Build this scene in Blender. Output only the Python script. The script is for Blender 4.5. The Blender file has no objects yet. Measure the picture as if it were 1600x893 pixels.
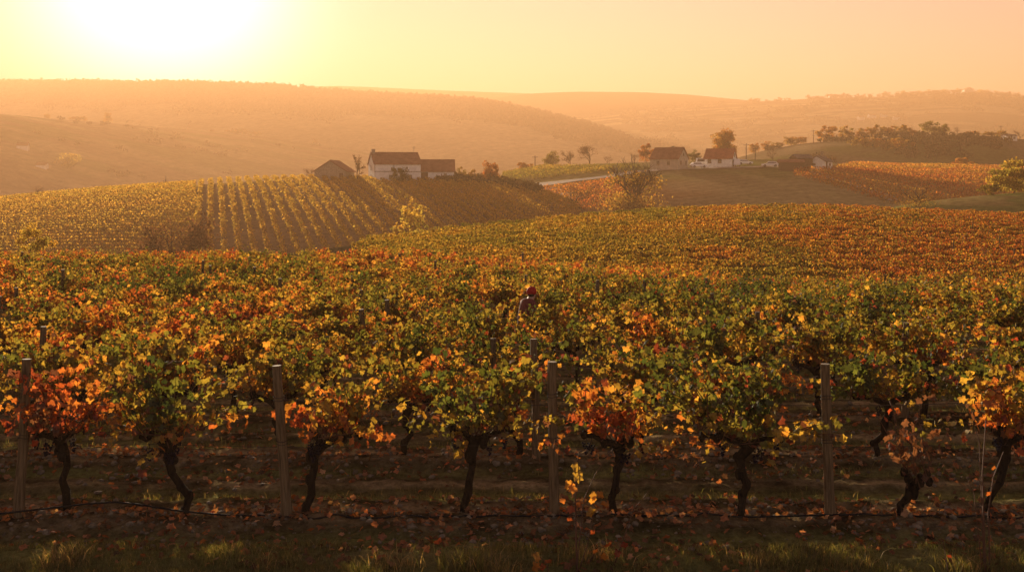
import bpy, math, random
import numpy as np
from mathutils import Vector, Matrix

random.seed(7)
RNG = np.random.default_rng(11)
scene = bpy.context.scene
COL = scene.collection
F, CX, HY = 1650.0, 800.0, 280.0          # focal length, axis column and eye-level row of the photograph (1600 wide)
R = math.radians


def P(px, py, D):
    return np.array([(px - CX) / F * D, D, (HY - py) / F * D])


# ------------------------------------------------------------------ noise
def _h(ix, iy, s):
    n = (ix.astype(np.int64) * 374761393 + iy.astype(np.int64) * 668265263 + s * 974711) & 0xffffffff
    n = ((n ^ (n >> 13)) * 1274126177) & 0xffffffff
    return ((n ^ (n >> 16)) & 0xffff) / 65535.0


def vnoise(x, y, s=0):
    x = np.asarray(x, float); y = np.asarray(y, float)
    ix = np.floor(x); iy = np.floor(y)
    fx = x - ix; fy = y - iy
    fx = fx * fx * (3 - 2 * fx); fy = fy * fy * (3 - 2 * fy)
    a = _h(ix, iy, s); b = _h(ix + 1, iy, s); c = _h(ix, iy + 1, s); d = _h(ix + 1, iy + 1, s)
    return (a + (b - a) * fx) * (1 - fy) + (c + (d - c) * fx) * fy


def fbm(x, y, s=0, o=3):
    t = 0; a = 0.5; m = 0
    for k in range(o):
        t = t + a * vnoise(x * 2 ** k, y * 2 ** k, s + k * 17); m += a; a *= 0.5
    return t / m - 0.5


def sstep(a, b, v):
    t = np.clip((v - a) / (b - a), 0, 1)
    return t * t * (3 - 2 * t)


# ------------------------------------------------------------------ meshes
def mesh_arrays(name, V, polys, mats=(), fmat=None, attrs=None, smooth=False):
    """V (n,3); polys = list of (m,k) int arrays."""
    me = bpy.data.meshes.new(name)
    V = np.ascontiguousarray(V, np.float32)
    me.vertices.add(len(V)); me.vertices.foreach_set('co', V.ravel())
    sizes = np.concatenate([np.full(len(p), p.shape[1], np.int32) for p in polys])
    loops = np.concatenate([np.asarray(p, np.int32).ravel() for p in polys])
    me.loops.add(len(loops)); me.loops.foreach_set('vertex_index', loops)
    me.polygons.add(len(sizes))
    starts = np.concatenate([[0], np.cumsum(sizes)[:-1]]).astype(np.int32)
    me.polygons.foreach_set('loop_start', starts)
    if fmat is not None:
        me.polygons.foreach_set('material_index', np.asarray(fmat, np.int32))
    me.polygons.foreach_set('use_smooth', np.full(len(sizes), smooth))
    for m in mats:
        me.materials.append(m)
    for k, (dom, typ, data) in (attrs or {}).items():
        at = me.attributes.new(k, typ, dom)
        if typ == 'FLOAT':
            at.data.foreach_set('value', np.ascontiguousarray(data, np.float32).ravel())
        else:
            at.data.foreach_set('color', np.ascontiguousarray(data, np.float32).ravel())
    me.update(calc_edges=True)
    return me


class MB:
    """collects shapes for ONE mesh"""
    def __init__(s):
        s.v, s.f, s.m = [], [], []

    def poly(s, pts, faces, mi=0):
        b = len(s.v)
        s.v += [tuple(map(float, p)) for p in pts]
        s.f += [tuple(b + i for i in f) for f in faces]
        s.m += [mi] * len(faces)

    def box(s, c, d, mi=0, rz=0.0):
        x, y, z = d[0] / 2, d[1] / 2, d[2] / 2
        ca, sa = math.cos(rz), math.sin(rz)
        pts = []
        for k in (-z, z):
            for i, j in ((-x, -y), (x, -y), (x, y), (-x, y)):
                pts.append((c[0] + i * ca - j * sa, c[1] + i * sa + j * ca, c[2] + k))
        s.poly(pts, [(0, 3, 2, 1), (4, 5, 6, 7), (0, 1, 5, 4), (1, 2, 6, 5), (2, 3, 7, 6), (3, 0, 4, 7)], mi)

    def prism_x(s, prof, x0, x1, mi=0):
        """profile (y,z) ccw, extruded along x"""
        n = len(prof)
        pts = [(x0, y, z) for y, z in prof] + [(x1, y, z) for y, z in prof]
        fs = [tuple(range(n))[::-1], tuple(range(n, 2 * n))]
        fs += [(i, (i + 1) % n, n + (i + 1) % n, n + i) for i in range(n)]
        s.poly(pts, fs, mi)

    def tube(s, pts, rad, n=6, mi=0, cap=True, capm=None):
        pts = [Vector(p) for p in pts]
        b = len(s.v); prev = None
        for i, p in enumerate(pts):
            t = (pts[min(i + 1, len(pts) - 1)] - pts[max(i - 1, 0)]).normalized()
            a = Vector((1, 0, 0)) if abs(t.x) < 0.8 else Vector((0, 1, 0))
            if prev is not None:
                a = prev
            e1 = (a - t * a.dot(t)).normalized(); e2 = t.cross(e1); prev = e1
            for k in range(n):
                w = 2 * math.pi * k / n
                s.v.append(tuple(p + (e1 * math.cos(w) + e2 * math.sin(w)) * rad[i]))
        for i in range(len(pts) - 1):
            for k in range(n):
                s.f.append((b + i * n + k, b + i * n + (k + 1) % n, b + (i + 1) * n + (k + 1) % n, b + (i + 1) * n + k)); s.m.append(mi)
        if cap:
            s.f.append(tuple(b + k for k in range(n))[::-1]); s.m.append(mi)
            s.f.append(tuple(b + (len(pts) - 1) * n + k for k in range(n))); s.m.append(mi if capm is None else capm)

    def ball(s, c, r, mi=0, n=6, m=4, sq=(1, 1, 1)):
        b = len(s.v)
        s.v.append((c[0], c[1], c[2] - r * sq[2]))
        for i in range(1, m):
            a = -math.pi / 2 + math.pi * i / m
            for k in range(n):
                w = 2 * math.pi * k / n
                s.v.append((c[0] + r * sq[0] * math.cos(a) * math.cos(w), c[1] + r * sq[1] * math.cos(a) * math.sin(w), c[2] + r * sq[2] * math.sin(a)))
        s.v.append((c[0], c[1], c[2] + r * sq[2])); top = len(s.v) - 1
        for k in range(n):
            s.f.append((b, b + 1 + (k + 1) % n, b + 1 + k)); s.m.append(mi)
            s.f.append((top, top - n + k, top - n + (k + 1) % n)); s.m.append(mi)
        for i in range(m - 2):
            for k in range(n):
                q = b + 1 + i * n
                s.f.append((q + k, q + (k + 1) % n, q + n + (k + 1) % n, q + n + k)); s.m.append(mi)

    def mesh(s, name, mats, smooth=False):
        me = bpy.data.meshes.new(name)
        me.from_pydata(s.v, [], s.f)
        for m in (mats if isinstance(mats, (list, tuple)) else [mats]):
            me.materials.append(m)
        me.polygons.foreach_set('material_index', s.m)
        me.polygons.foreach_set('use_smooth', [smooth] * len(s.f))
        me.update()
        return me


def link(name, me, parent=None, loc=(0, 0, 0), rz=0.0, sc=None):
    o = bpy.data.objects.new(name, me)
    COL.objects.link(o)
    o.location = [float(v) for v in loc]; o.rotation_euler = (0, 0, rz)
    if sc is not None:
        o.scale = (sc, sc, sc) if not hasattr(sc, '__len__') else sc
    if parent is not None:
        o.parent = parent
    return o


def tag(o, label=None, cat=None, group=None, kind=None):
    if label: o['label'] = label
    if cat: o['category'] = cat
    if group: o['group'] = group
    if kind: o['kind'] = kind
    return o


def thing(name, label, cat, loc, rz=0.0, group=None, sc=None):
    return tag(link(name, None, None, loc, rz, sc), label, cat, group)


def dup(o, parent=None, **kw):
    c = o.copy(); COL.objects.link(c); c.parent = parent
    for k, v in kw.items():
        setattr(c, k, v)
    return c


# ------------------------------------------------------------------ materials
def mat(name):
    m = bpy.data.materials.new(name); m.use_nodes = True
    nt = m.node_tree; nt.nodes.clear()
    out = nt.nodes.new('ShaderNodeOutputMaterial')
    return m, nt, out


def N(nt, typ, **kw):
    n = nt.nodes.new(typ)
    for k, v in kw.items():
        if k == 'ins':
            for a, b in v.items():
                n.inputs[a].default_value = b
        else:
            setattr(n, k, v)
    return n


def ramp(nt, stops):
    r = nt.nodes.new('ShaderNodeValToRGB'); e = r.color_ramp.elements
    while len(e) < len(stops): e.new(0.5)
    for i, (p, c) in enumerate(stops):
        e[i].position = p; e[i].color = (*c, 1)
    return r


def simple(name, col, rough=0.8, var=0.25, scale=6.0, bump=0.2, spec=0.3, stretch=(1, 1, 1), col2=None, metallic=0.0):
    """a surface with mottled colour and a little relief"""
    m, nt, out = mat(name)
    tc = N(nt, 'ShaderNodeTexCoord'); mp = N(nt, 'ShaderNodeMapping'); mp.inputs['Scale'].default_value = stretch
    nt.links.new(tc.outputs['Object'], mp.inputs['Vector'])
    no = N(nt, 'ShaderNodeTexNoise', ins={'Scale': scale, 'Detail': 5.0, 'Roughness': 0.65})
    nt.links.new(mp.outputs['Vector'], no.inputs['Vector'])
    c2 = col2 or tuple(c * (1 - var) for c in col)
    c1 = tuple(min(1, c * (1 + var * 0.6)) for c in col)
    r = ramp(nt, [(0.3, c2), (0.7, c1)])
    nt.links.new(no.outputs['Fac'], r.inputs['Fac'])
    b = N(nt, 'ShaderNodeBsdfPrincipled', ins={'Roughness': rough, 'Specular IOR Level': spec, 'Metallic': metallic})
    nt.links.new(r.outputs['Color'], b.inputs['Base Color'])
    if bump:
        bp = N(nt, 'ShaderNodeBump', ins={'Strength': bump, 'Distance': 0.02})
        nt.links.new(no.outputs['Fac'], bp.inputs['Height']); nt.links.new(bp.outputs['Normal'], b.inputs['Normal'])
    nt.links.new(b.outputs['BSDF'], out.inputs['Surface'])
    return m


AUTUMN = [(0.0, (0.028, 0.045, 0.012)), (0.2, (0.070, 0.090, 0.020)), (0.38, (0.165, 0.150, 0.030)), (0.52, (0.33, 0.22, 0.042)),
          (0.66, (0.36, 0.145, 0.032)), (0.8, (0.30, 0.075, 0.025)), (0.92, (0.19, 0.036, 0.020)), (1.0, (0.085, 0.040, 0.024))]


def leaf_mat(name, stops, trans=0.5, gloss=0.02, warm=(2.15, 1.7, 0.85)):
    m, nt, out = mat(name)
    at = N(nt, 'ShaderNodeAttribute', attribute_name='hue')
    oi = N(nt, 'ShaderNodeObjectInfo')
    sp = N(nt, 'ShaderNodeSeparateColor'); nt.links.new(oi.outputs['Color'], sp.inputs['Color'])
    inv = N(nt, 'ShaderNodeMath', operation='SUBTRACT'); inv.inputs[0].default_value = 1.0
    nt.links.new(sp.outputs['Red'], inv.inputs[1])
    ad = N(nt, 'ShaderNodeMath', operation='ADD', use_clamp=True)
    nt.links.new(at.outputs['Fac'], ad.inputs[0]); nt.links.new(inv.outputs[0], ad.inputs[1])
    r = ramp(nt, stops); nt.links.new(ad.outputs[0], r.inputs['Fac'])
    wn = N(nt, 'ShaderNodeTexWhiteNoise', noise_dimensions='1D')
    mu = N(nt, 'ShaderNodeMath', operation='MULTIPLY'); mu.inputs[1].default_value = 917.3
    nt.links.new(at.outputs['Fac'], mu.inputs[0]); nt.links.new(mu.outputs[0], wn.inputs['W'])
    mr = N(nt, 'ShaderNodeMapRange', ins={'To Min': 0.5, 'To Max': 1.2}); nt.links.new(wn.outputs['Value'], mr.inputs['Value'])
    # blotchy leaf blade
    tc = N(nt, 'ShaderNodeTexCoord')
    no = N(nt, 'ShaderNodeTexNoise', ins={'Scale': 28.0, 'Detail': 2.0}); nt.links.new(tc.outputs['Object'], no.inputs['Vector'])
    mr2 = N(nt, 'ShaderNodeMapRange', ins={'From Min': 0.3, 'From Max': 0.7, 'To Min': 0.75, 'To Max': 1.15}); nt.links.new(no.outputs['Fac'], mr2.inputs['Value'])
    m3 = N(nt, 'ShaderNodeMath', operation='MULTIPLY'); nt.links.new(mr.outputs[0], m3.inputs[0]); nt.links.new(mr2.outputs[0], m3.inputs[1])
    sc = N(nt, 'ShaderNodeVectorMath', operation='SCALE'); nt.links.new(r.outputs['Color'], sc.inputs[0]); nt.links.new(m3.outputs[0], sc.inputs['Scale'])
    tw = N(nt, 'ShaderNodeVectorMath', operation='MULTIPLY'); tw.inputs[1].default_value = warm; nt.links.new(sc.outputs[0], tw.inputs[0])
    d = N(nt, 'ShaderNodeBsdfDiffuse'); t = N(nt, 'ShaderNodeBsdfTranslucent')
    nt.links.new(sc.outputs[0], d.inputs['Color']); nt.links.new(tw.outputs[0], t.inputs['Color'])
    mx = N(nt, 'ShaderNodeMixShader', ins={'Fac': trans}); nt.links.new(d.outputs[0], mx.inputs[1]); nt.links.new(t.outputs[0], mx.inputs[2])
    g = N(nt, 'ShaderNodeBsdfGlossy', ins={'Roughness': 0.62}); g.inputs['Color'].default_value = (1, 1, 1, 1)
    m2 = N(nt, 'ShaderNodeMixShader', ins={'Fac': gloss}); nt.links.new(mx.outputs[0], m2.inputs[1]); nt.links.new(g.outputs[0], m2.inputs[2])
    nt.links.new(m2.outputs[0], out.inputs['Surface'])
    return m


M = {}
M['leaf'] = leaf_mat('autumn_leaf', AUTUMN, 0.55)
M['tree_leaf'] = leaf_mat('tree_leaf', AUTUMN, 0.6, 0.0, (1.6, 1.25, 0.7))
M['gold_leaf'] = leaf_mat('golden_leaf', [(0.0, (0.10, 0.12, 0.02)), (0.4, (0.25, 0.22, 0.04)), (0.55, (0.42, 0.28, 0.045)), (1.0, (0.55, 0.22, 0.04))], 0.72, 0.0, (1.5, 1.3, 0.9))
M['twig_leaf'] = leaf_mat('twig_haze', [(0.0, (0.12, 0.08, 0.045)), (0.5, (0.17, 0.095, 0.045)), (1.0, (0.20, 0.08, 0.04))], 0.3, 0.0, (1.3, 1.0, 0.7))
M['far_leaf'] = leaf_mat('far_tree_leaf', [(0.0, (0.04, 0.045, 0.015)), (0.4, (0.075, 0.065, 0.025)), (0.6, (0.10, 0.065, 0.03)), (1.0, (0.09, 0.045, 0.025))], 0.12, 0.0)
M['litter'] = leaf_mat('dry_leaf', [(0.0, (0.08, 0.055, 0.03)), (0.45, (0.20, 0.09, 0.04)), (0.7, (0.36, 0.13, 0.05)), (0.85, (0.42, 0.25, 0.13)), (1.0, (0.45, 0.10, 0.03))], 0.3, 0.015)
M['grass'] = leaf_mat('grass_blade', [(0.0, (0.065, 0.09, 0.022)), (0.5, (0.16, 0.17, 0.045)), (0.8, (0.24, 0.18, 0.07)), (1.0, (0.35, 0.25, 0.10))], 0.4, 0.03)
M['bark'] = simple('vine_bark', (0.020, 0.014, 0.010), 0.95, 0.6, 24, 1.0, 0.1, (1, 1, 0.25))
M['cane'] = simple('cane_bark', (0.11, 0.05, 0.028), 0.8, 0.3, 20, 0.2)
M['tree_bark'] = simple('tree_bark', (0.075, 0.052, 0.036), 0.95, 0.4, 5, 0.5, 0.1)
M['post'] = simple('weathered_post', (0.165, 0.112, 0.062), 0.95, 0.65, 12, 0.9, 0.1, (4, 4, 0.3))
M['post_top'] = simple('cut_wood', (0.24, 0.19, 0.13), 0.9, 0.3, 20, 0.2)
M['wire'] = simple('old_wire', (0.05, 0.04, 0.034), 0.85, 0.2, 20, 0, 0.2)
M['hose'] = simple('black_hose', (0.013, 0.012, 0.012), 0.75, 0.2, 20, 0, 0.15)
M['grape'] = simple('grape_skin', (0.012, 0.010, 0.020), 0.85, 0.3, 40, 0, 0.1)
M['stone'] = simple('field_stone', (0.19, 0.15, 0.10), 0.9, 0.6, 9, 0.3)
M['plaster'] = simple('white_plaster', (0.90, 0.87, 0.80), 0.9, 0.22, 1.3, 0.3, 0.2)
M['beige'] = simple('beige_plaster', (0.50, 0.42, 0.32), 0.9, 0.25, 1.5, 0.3, 0.2)
M['stone_wall'] = simple('rough_stone_wall', (0.36, 0.28, 0.20), 0.95, 0.4, 3, 0.6, 0.2)
M['brown_wood'] = simple('brown_boards', (0.12, 0.075, 0.045), 0.85, 0.4, 6, 0.4, 0.2, (4, 4, 0.4))
M['glass'] = simple('dark_window', (0.03, 0.028, 0.026), 0.15, 0.2, 3, 0, 0.6)
M['frame'] = simple('window_frame', (0.32, 0.25, 0.18), 0.7, 0.2, 8, 0)
M['pole'] = simple('pole_wood', (0.06, 0.045, 0.035), 0.9, 0.3, 5, 0.3)
M['metal'] = simple('grey_metal', (0.18, 0.17, 0.16), 0.5, 0.2, 5, 0, 0.5, metallic=0.5)
M['white_paint'] = simple('white_car_paint', (0.78, 0.77, 0.75), 0.25, 0.04, 2, 0, 0.5)
M['red_paint'] = simple('red_car_paint', (0.42, 0.06, 0.04), 0.28, 0.08, 2, 0, 0.5)
M['tyre'] = simple('tyre_rubber', (0.02, 0.02, 0.02), 0.85, 0.2, 10, 0)
M['lamp_glass'] = simple('lamp_glass', (0.55, 0.52, 0.48), 0.15, 0.1, 4, 0, 0.6)
M['road'] = simple('pale_track', (0.38, 0.31, 0.23), 0.95, 0.25, 0.6, 0.2, 0.1)
M['skin'] = simple('skin', (0.42, 0.24, 0.16), 0.55, 0.1, 9, 0)
M['jacket'] = simple('maroon_jacket', (0.15, 0.030, 0.030), 0.85, 0.25, 16, 0.5, 0.2)
M['cap'] = simple('red_cap', (0.36, 0.006, 0.012), 0.75, 0.15, 25, 0.2, 0.2)
M['trousers'] = simple('dark_trousers', (0.014, 0.017, 0.028), 0.85, 0.25, 14, 0.5, 0.2)
M['boot'] = simple('boot_leather', (0.05, 0.045, 0.04), 0.7, 0.2, 10, 0.2)
M['sole'] = simple('pale_sole', (0.6, 0.57, 0.5), 0.7, 0.1, 10, 0)
M['hair'] = simple('dark_hair', (0.02, 0.014, 0.01), 0.7, 0.2, 30, 0.3)


def tile_mat(name, col):
    m, nt, out = mat(name)
    tc = N(nt, 'ShaderNodeTexCoord')
    w = N(nt, 'ShaderNodeTexWave', bands_direction='X', ins={'Scale': 1.1, 'Distortion': 0.3})
    w2 = N(nt, 'ShaderNodeTexWave', bands_direction='Z', ins={'Scale': 1.6, 'Distortion': 0.4})
    no = N(nt, 'ShaderNodeTexNoise', ins={'Scale': 0.9, 'Detail': 6.0, 'Roughness': 0.7})
    for n in (w, w2, no): nt.links.new(tc.outputs['Object'], n.inputs['Vector'])
    r = ramp(nt, [(0.3, tuple(c * 0.6 for c in col)), (0.5, col), (0.72, tuple(min(1, c * 1.35) for c in col))])
    nt.links.new(no.outputs['Fac'], r.inputs['Fac'])
    ad = N(nt, 'ShaderNodeMath', operation='ADD'); nt.links.new(w.outputs['Fac'], ad.inputs[0]); nt.links.new(w2.outputs['Fac'], ad.inputs[1])
    bp = N(nt, 'ShaderNodeBump', ins={'Strength': 0.5, 'Distance': 0.05}); nt.links.new(ad.outputs[0], bp.inputs['Height'])
    b = N(nt, 'ShaderNodeBsdfPrincipled', ins={'Roughness': 0.9, 'Specular IOR Level': 0.2})
    nt.links.new(r.outputs['Color'], b.inputs['Base Color']); nt.links.new(bp.outputs['Normal'], b.inputs['Normal'])
    nt.links.new(b.outputs['BSDF'], out.inputs['Surface'])
    return m


M['tile'] = tile_mat('brown_roof_tiles', (0.25, 0.11, 0.065))
M['tile_red'] = tile_mat('red_roof_tiles', (0.34, 0.11, 0.06))
M['tile_grey'] = tile_mat('grey_roof_sheets', (0.14, 0.12, 0.11))


def land_mat(name, fine, bump_d, scale2=0.05, lo=0.45, hi=1.6):
    """land use colour comes from the 'land' attribute; noise breaks it up at two sizes"""
    m, nt, out = mat(name)
    at = N(nt, 'ShaderNodeAttribute', attribute_name='land')
    ge = N(nt, 'ShaderNodeNewGeometry')
    n1 = N(nt, 'ShaderNodeTexNoise', ins={'Scale': fine, 'Detail': 8.0, 'Roughness': 0.75})
    n2 = N(nt, 'ShaderNodeTexNoise', ins={'Scale': scale2, 'Detail': 4.0, 'Roughness': 0.6})
    for n in (n1, n2): nt.links.new(ge.outputs['Position'], n.inputs['Vector'])
    a = N(nt, 'ShaderNodeMapRange', ins={'From Min': 0.25, 'From Max': 0.75, 'To Min': lo, 'To Max': hi}); nt.links.new(n1.outputs['Fac'], a.inputs['Value'])
    b_ = N(nt, 'ShaderNodeMapRange', ins={'From Min': 0.3, 'From Max': 0.7, 'To Min': 0.75, 'To Max': 1.25}); nt.links.new(n2.outputs['Fac'], b_.inputs['Value'])
    mu = N(nt, 'ShaderNodeMath', operation='MULTIPLY'); nt.links.new(a.outputs[0], mu.inputs[0]); nt.links.new(b_.outputs[0], mu.inputs[1])
    sc = N(nt, 'ShaderNodeVectorMath', operation='SCALE'); nt.links.new(at.outputs['Color'], sc.inputs[0]); nt.links.new(mu.outputs[0], sc.inputs['Scale'])
    bp = N(nt, 'ShaderNodeBump', ins={'Strength': 0.9, 'Distance': bump_d}); nt.links.new(n1.outputs['Fac'], bp.inputs['Height'])
    b = N(nt, 'ShaderNodeBsdfPrincipled', ins={'Roughness': 1.0, 'Specular IOR Level': 0.0})
    nt.links.new(sc.outputs[0], b.inputs['Base Color']); nt.links.new(bp.outputs['Normal'], b.inputs['Normal'])
    nt.links.new(b.outputs['BSDF'], out.inputs['Surface'])
    return m


M['soil'] = land_mat('vineyard_soil', 11.0, 0.12, 0.5, 0.25, 2.1)
M['land'] = land_mat('farm_land', 0.7, 0.3, 0.03)
M['far_land'] = land_mat('far_land', 0.12, 1.5, 0.008)


# ------------------------------------------------------------------ terrain
def smooth_keys(xs, ys, n=900, w=9):
    g = np.linspace(-1.2, 1.2, n)
    v = np.interp(g, xs, ys)
    k = np.hanning(2 * w + 1); k /= k.sum()
    v = np.convolve(np.pad(v, w, mode='edge'), k, mode='valid')
    return lambda u: np.interp(u, g, v)


GK = [0, 440, 480, 600, 800, 1000, 1250, 1600]
_gu = (np.array([-400] + GK[1:] + [2100]) - CX) / F
g_dc = smooth_keys((np.array([-500, 300, 440, 480, 600, 800, 1000, 1250, 1600, 2000]) - CX) / F, [50, 50, 53, 60, 72, 86, 94, 96, 94, 90])
g_zc = smooth_keys((np.array([-500, 300, 440, 480, 600, 800, 1000, 1250, 1600, 2000]) - CX) / F, [-4.62, -4.62, -4.7, -4.85, -4.75, -4.25, -3.5, -3.15, -4.0, -4.7])
g_z48 = smooth_keys((np.array([-500, 600, 800, 1000, 1200, 2100]) - CX) / F, [-4.57, -4.60, -4.8, -5.3, -5.75, -5.9])
VALLEY = -15.0


def ground_z(x, y, detail=True):
    x = np.asarray(x, float); y = np.asarray(y, float)
    yy = np.maximum(y, 4.0); u = np.clip(x / np.maximum(yy, 12.0), -1.1, 1.1)
    z48, dc, zc = g_z48(u), g_dc(u), g_zc(u)
    near = -3.567 - 0.027 * (yy - 11)
    a = near + (z48 - (-4.566)) * sstep(20, 48, yy)
    t = np.clip((yy - 48) / np.maximum(dc - 48, 1.0), 0, 1)
    z = np.where(yy < 48, a, z48 + (zc - z48) * (t ** 1.15))
    d = np.maximum(yy - dc, 0)
    z = np.where(yy >= dc, zc - 0.0016 * d ** 2, z)
    z = np.maximum(z, VALLEY)
    if detail:
        ph = (yy - ROW0) / ROWS
        fade = sstep(60, 40, yy)
        z = z + fade * (0.06 * np.cos(2 * np.pi * ph) + 0.03 * np.cos(6 * np.pi * ph + 1.0) + 0.035 * fbm(x * 1.6, y * 3.0, 3, 3) + 0.09 * np.where(yy < 34, fbm(x * 5, y * 8, 9, 3), 0) * sstep(34, 20, yy))
    return z


ROW0, ROWS, NROWS = 11.0, 2.6, 15


def C(*rows): return np.array(rows, float)


def build_ground():
    ys = [-20.0, -8, 0, 4, 7]
    y = 8.6
    while y < 2680:
        ys.append(y)
        y += 0.045 if y < 16 else 0.09 if y < 26 else 0.25 if y < 52 else 1.2 if y < 140 else 40
    ys = np.array(ys)
    w = np.linspace(-0.78, 0.78, 420)
    W, Y = np.meshgrid(w, ys)
    X = W * (np.maximum(Y, 0) * 0.98 + 14)
    Z = ground_z(X, Y)
    V = np.stack([X, Y, Z], -1).reshape(-1, 3)
    nu, ny = len(w), len(ys)
    i = (np.arange(ny - 1)[:, None] * nu + np.arange(nu - 1)[None]).ravel()
    q = np.stack([i, i + 1, i + nu + 1, i + nu], 1)
    x, y_ = V[:, 0], V[:, 1]
    ph = ((y_ - ROW0) / ROWS) % 1.0
    grass = np.exp(-((ph - 0.42) / 0.11) ** 2) + np.exp(-((ph - 0.78) / 0.07) ** 2) * 0.7
    grass = np.clip(grass * (0.6 + 1.6 * (fbm(x * 0.7, y_ * 1.5, 21, 3) + 0.3)), 0, 1)
    strip = sstep(10.45, 10.1, y_) * (0.75 + fbm(x * 1.2, y_ * 2, 5, 3))
    g = np.clip(np.maximum(grass, strip), 0, 1)[:, None]
    soil = C((0.165, 0.122, 0.070)); gr = C((0.17, 0.165, 0.055)); mid = C((0.06, 0.045, 0.025)); val = C((0.11, 0.10, 0.045))
    straw_glint = np.exp(-((ph - 0.16) / 0.05) ** 2) + np.exp(-((ph - 0.61) / 0.045) ** 2) + 0.6 * np.exp(-((ph - 0.92) / 0.03) ** 2)  # pale straw bands that also paint low-sun glints onto the soil
    straw_glint = np.clip(straw_glint * (0.45 + 2.2 * fbm(x * 0.9, y_ * 2.2, 27, 3)), 0, 1)[:, None]
    clod = np.clip(0.5 + 2.4 * fbm(x * 3.1, y_ * 4.5, 29, 3), 0.25, 1.5)[:, None]
    c = soil * clod; c = c * (1 - straw_glint) + C((0.34, 0.25, 0.13)) * straw_glint
    c = c * (1 - g) + gr * g
    f = sstep(44, 54, y_)[:, None]; c = c * (1 - f) + mid * f
    f = sstep(100, 120, y_)[:, None]; c = c * (1 - f) + val * f
    land = np.concatenate([c, np.ones((len(c), 1))], 1)
    fm = (V[q[:, 0], 1] > 49).astype(int)
    me = mesh_arrays('ground', V, [q], [M['soil'], M['land']], fm, {'land': ('POINT', 'FLOAT_COLOR', land)}, True)
    tag(link('ground', me), kind='structure')


class Hill:
    def __init__(s, name, crest, zf, p=1.6, amp=0.0, asc=40.0, back=1.0, w=9, rough=0.0):
        """crest rows: (px, py, D of the crest, D of the foot)"""
        c = np.array(crest, float)
        u = (c[:, 0] - CX) / F
        s.name, s.p, s.zf, s.amp, s.asc, s.back, s.rough = name, p, zf, amp, asc, back, rough
        s.dc = smooth_keys(u, c[:, 2], w=w); s.df = smooth_keys(u, c[:, 3], w=w)
        s.zc = smooth_keys(u, (HY - c[:, 1]) / F * c[:, 2], w=w)

    def z(s, x, y):
        x = np.asarray(x, float); y = np.asarray(y, float)
        u = x / np.maximum(y, 1)
        dc, df, zc = s.dc(u), s.df(u), s.zc(u)
        t = (y - df) / (dc - df)
        h = zc - s.zf
        fr = s.zf + h * (1 - (1 - np.clip(t, 0, 1)) ** s.p)
        fr = np.where(t < 0, s.zf + t * h * 0.5, fr)
        z = np.where(t > 1, zc - h * s.back * 0.8 * (np.maximum(t - 1, 0)) ** 2, fr)
        z = z + s.amp * fbm(x / s.asc, y / s.asc, hash(s.name) % 1 + 5, 3) * np.clip(1 - np.abs(t - 0.5) * 1.2 + 0.2, 0.15, 1)
        return np.maximum(z, s.zf - 10)

    def at(s, px, py):
        """the point of the front slope seen at this place of the photograph"""
        u = (px - CX) / F
        d = np.linspace(float(s.df(u)) * 1.0, float(s.dc(u)) * 1.002, 800)
        zz = s.z(u * d, d); yy = HY - zz / d * F
        ok = np.where(yy <= py)[0]
        k = ok[0] if len(ok) else int(np.argmin(yy))
        return np.array([u * d[k], d[k], zz[k]])

    def on(s, px, D):
        x = (px - CX) / F * D
        return np.array([x, D, float(s.z(x, D))])

    def build(s, landf, nu=360, nt=110, u0=-0.82, u1=0.82, material='land'):
        w = np.linspace(u0, u1, nu)
        t = np.concatenate([np.linspace(-0.12, 0.8, nt // 2), np.linspace(0.81, 1.15, nt // 4), np.linspace(1.2, 2.0, nt // 4)])
        U, T = np.meshgrid(w, t)
        D = s.df(U) + T * (s.dc(U) - s.df(U))
        X = U * D
        Z = s.z(X, D)
        V = np.stack([X, D, Z], -1).reshape(-1, 3)
        n2 = len(t)
        i = (np.arange(n2 - 1)[:, None] * nu + np.arange(nu - 1)[None]).ravel()
        q = np.stack([i, i + 1, i + nu + 1, i + nu], 1)
        c = landf(V[:, 0], V[:, 1], T.ravel(), U.ravel() * F + CX)
        land = np.concatenate([c, np.ones((len(c), 1))], 1)
        me = mesh_arrays(s.name, V, [q], [M[material]], None, {'land': ('POINT', 'FLOAT_COLOR', land)}, True)
        tag(link(s.name, me), kind='structure')


farm = Hill('farm_hill', [(-300, 330, 240, 120), (0, 313, 245, 125), (100, 303, 248, 125), (200, 295, 250, 125), (300, 289, 252, 130), (400, 283, 252, 130), (500, 281.5, 250, 130), (600, 283, 250, 130),
                          (700, 284, 250, 135), (780, 289, 245, 140), (840, 302, 232, 145), (900, 322, 215, 150), (980, 352, 200, 155), (1100, 420, 190, 155), (1900, 600, 190, 155)], -16, 1.45, 0.6, 60)
right = Hill('farmstead_hill', [(-300, 330, 330, 240), (600, 300, 330, 240), (700, 286, 330, 225), (780, 274, 325, 205), (840, 263, 325, 190), (900, 258, 325, 160), (960, 255, 325, 150), (1010, 254, 325, 150), (1100, 252, 330, 150), (1200, 249, 335, 150),
                                (1260, 251, 335, 150), (1320, 257, 330, 150), (1400, 261, 325, 150), (1500, 262, 320, 150), (1600, 265, 320, 150), (1900, 270, 320, 150)], -16, 1.7, 0.5, 50)
bank = Hill('grass_bank', [(-300, 640, 150, 110), (1200, 420, 150, 110), (1330, 345, 150, 110), (1400, 322, 150, 110), (1470, 312, 155, 112), (1540, 305, 158, 112), (1600, 300, 160, 112), (1900, 290, 160, 112)], -14, 1.5, 0.3, 40)
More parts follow.
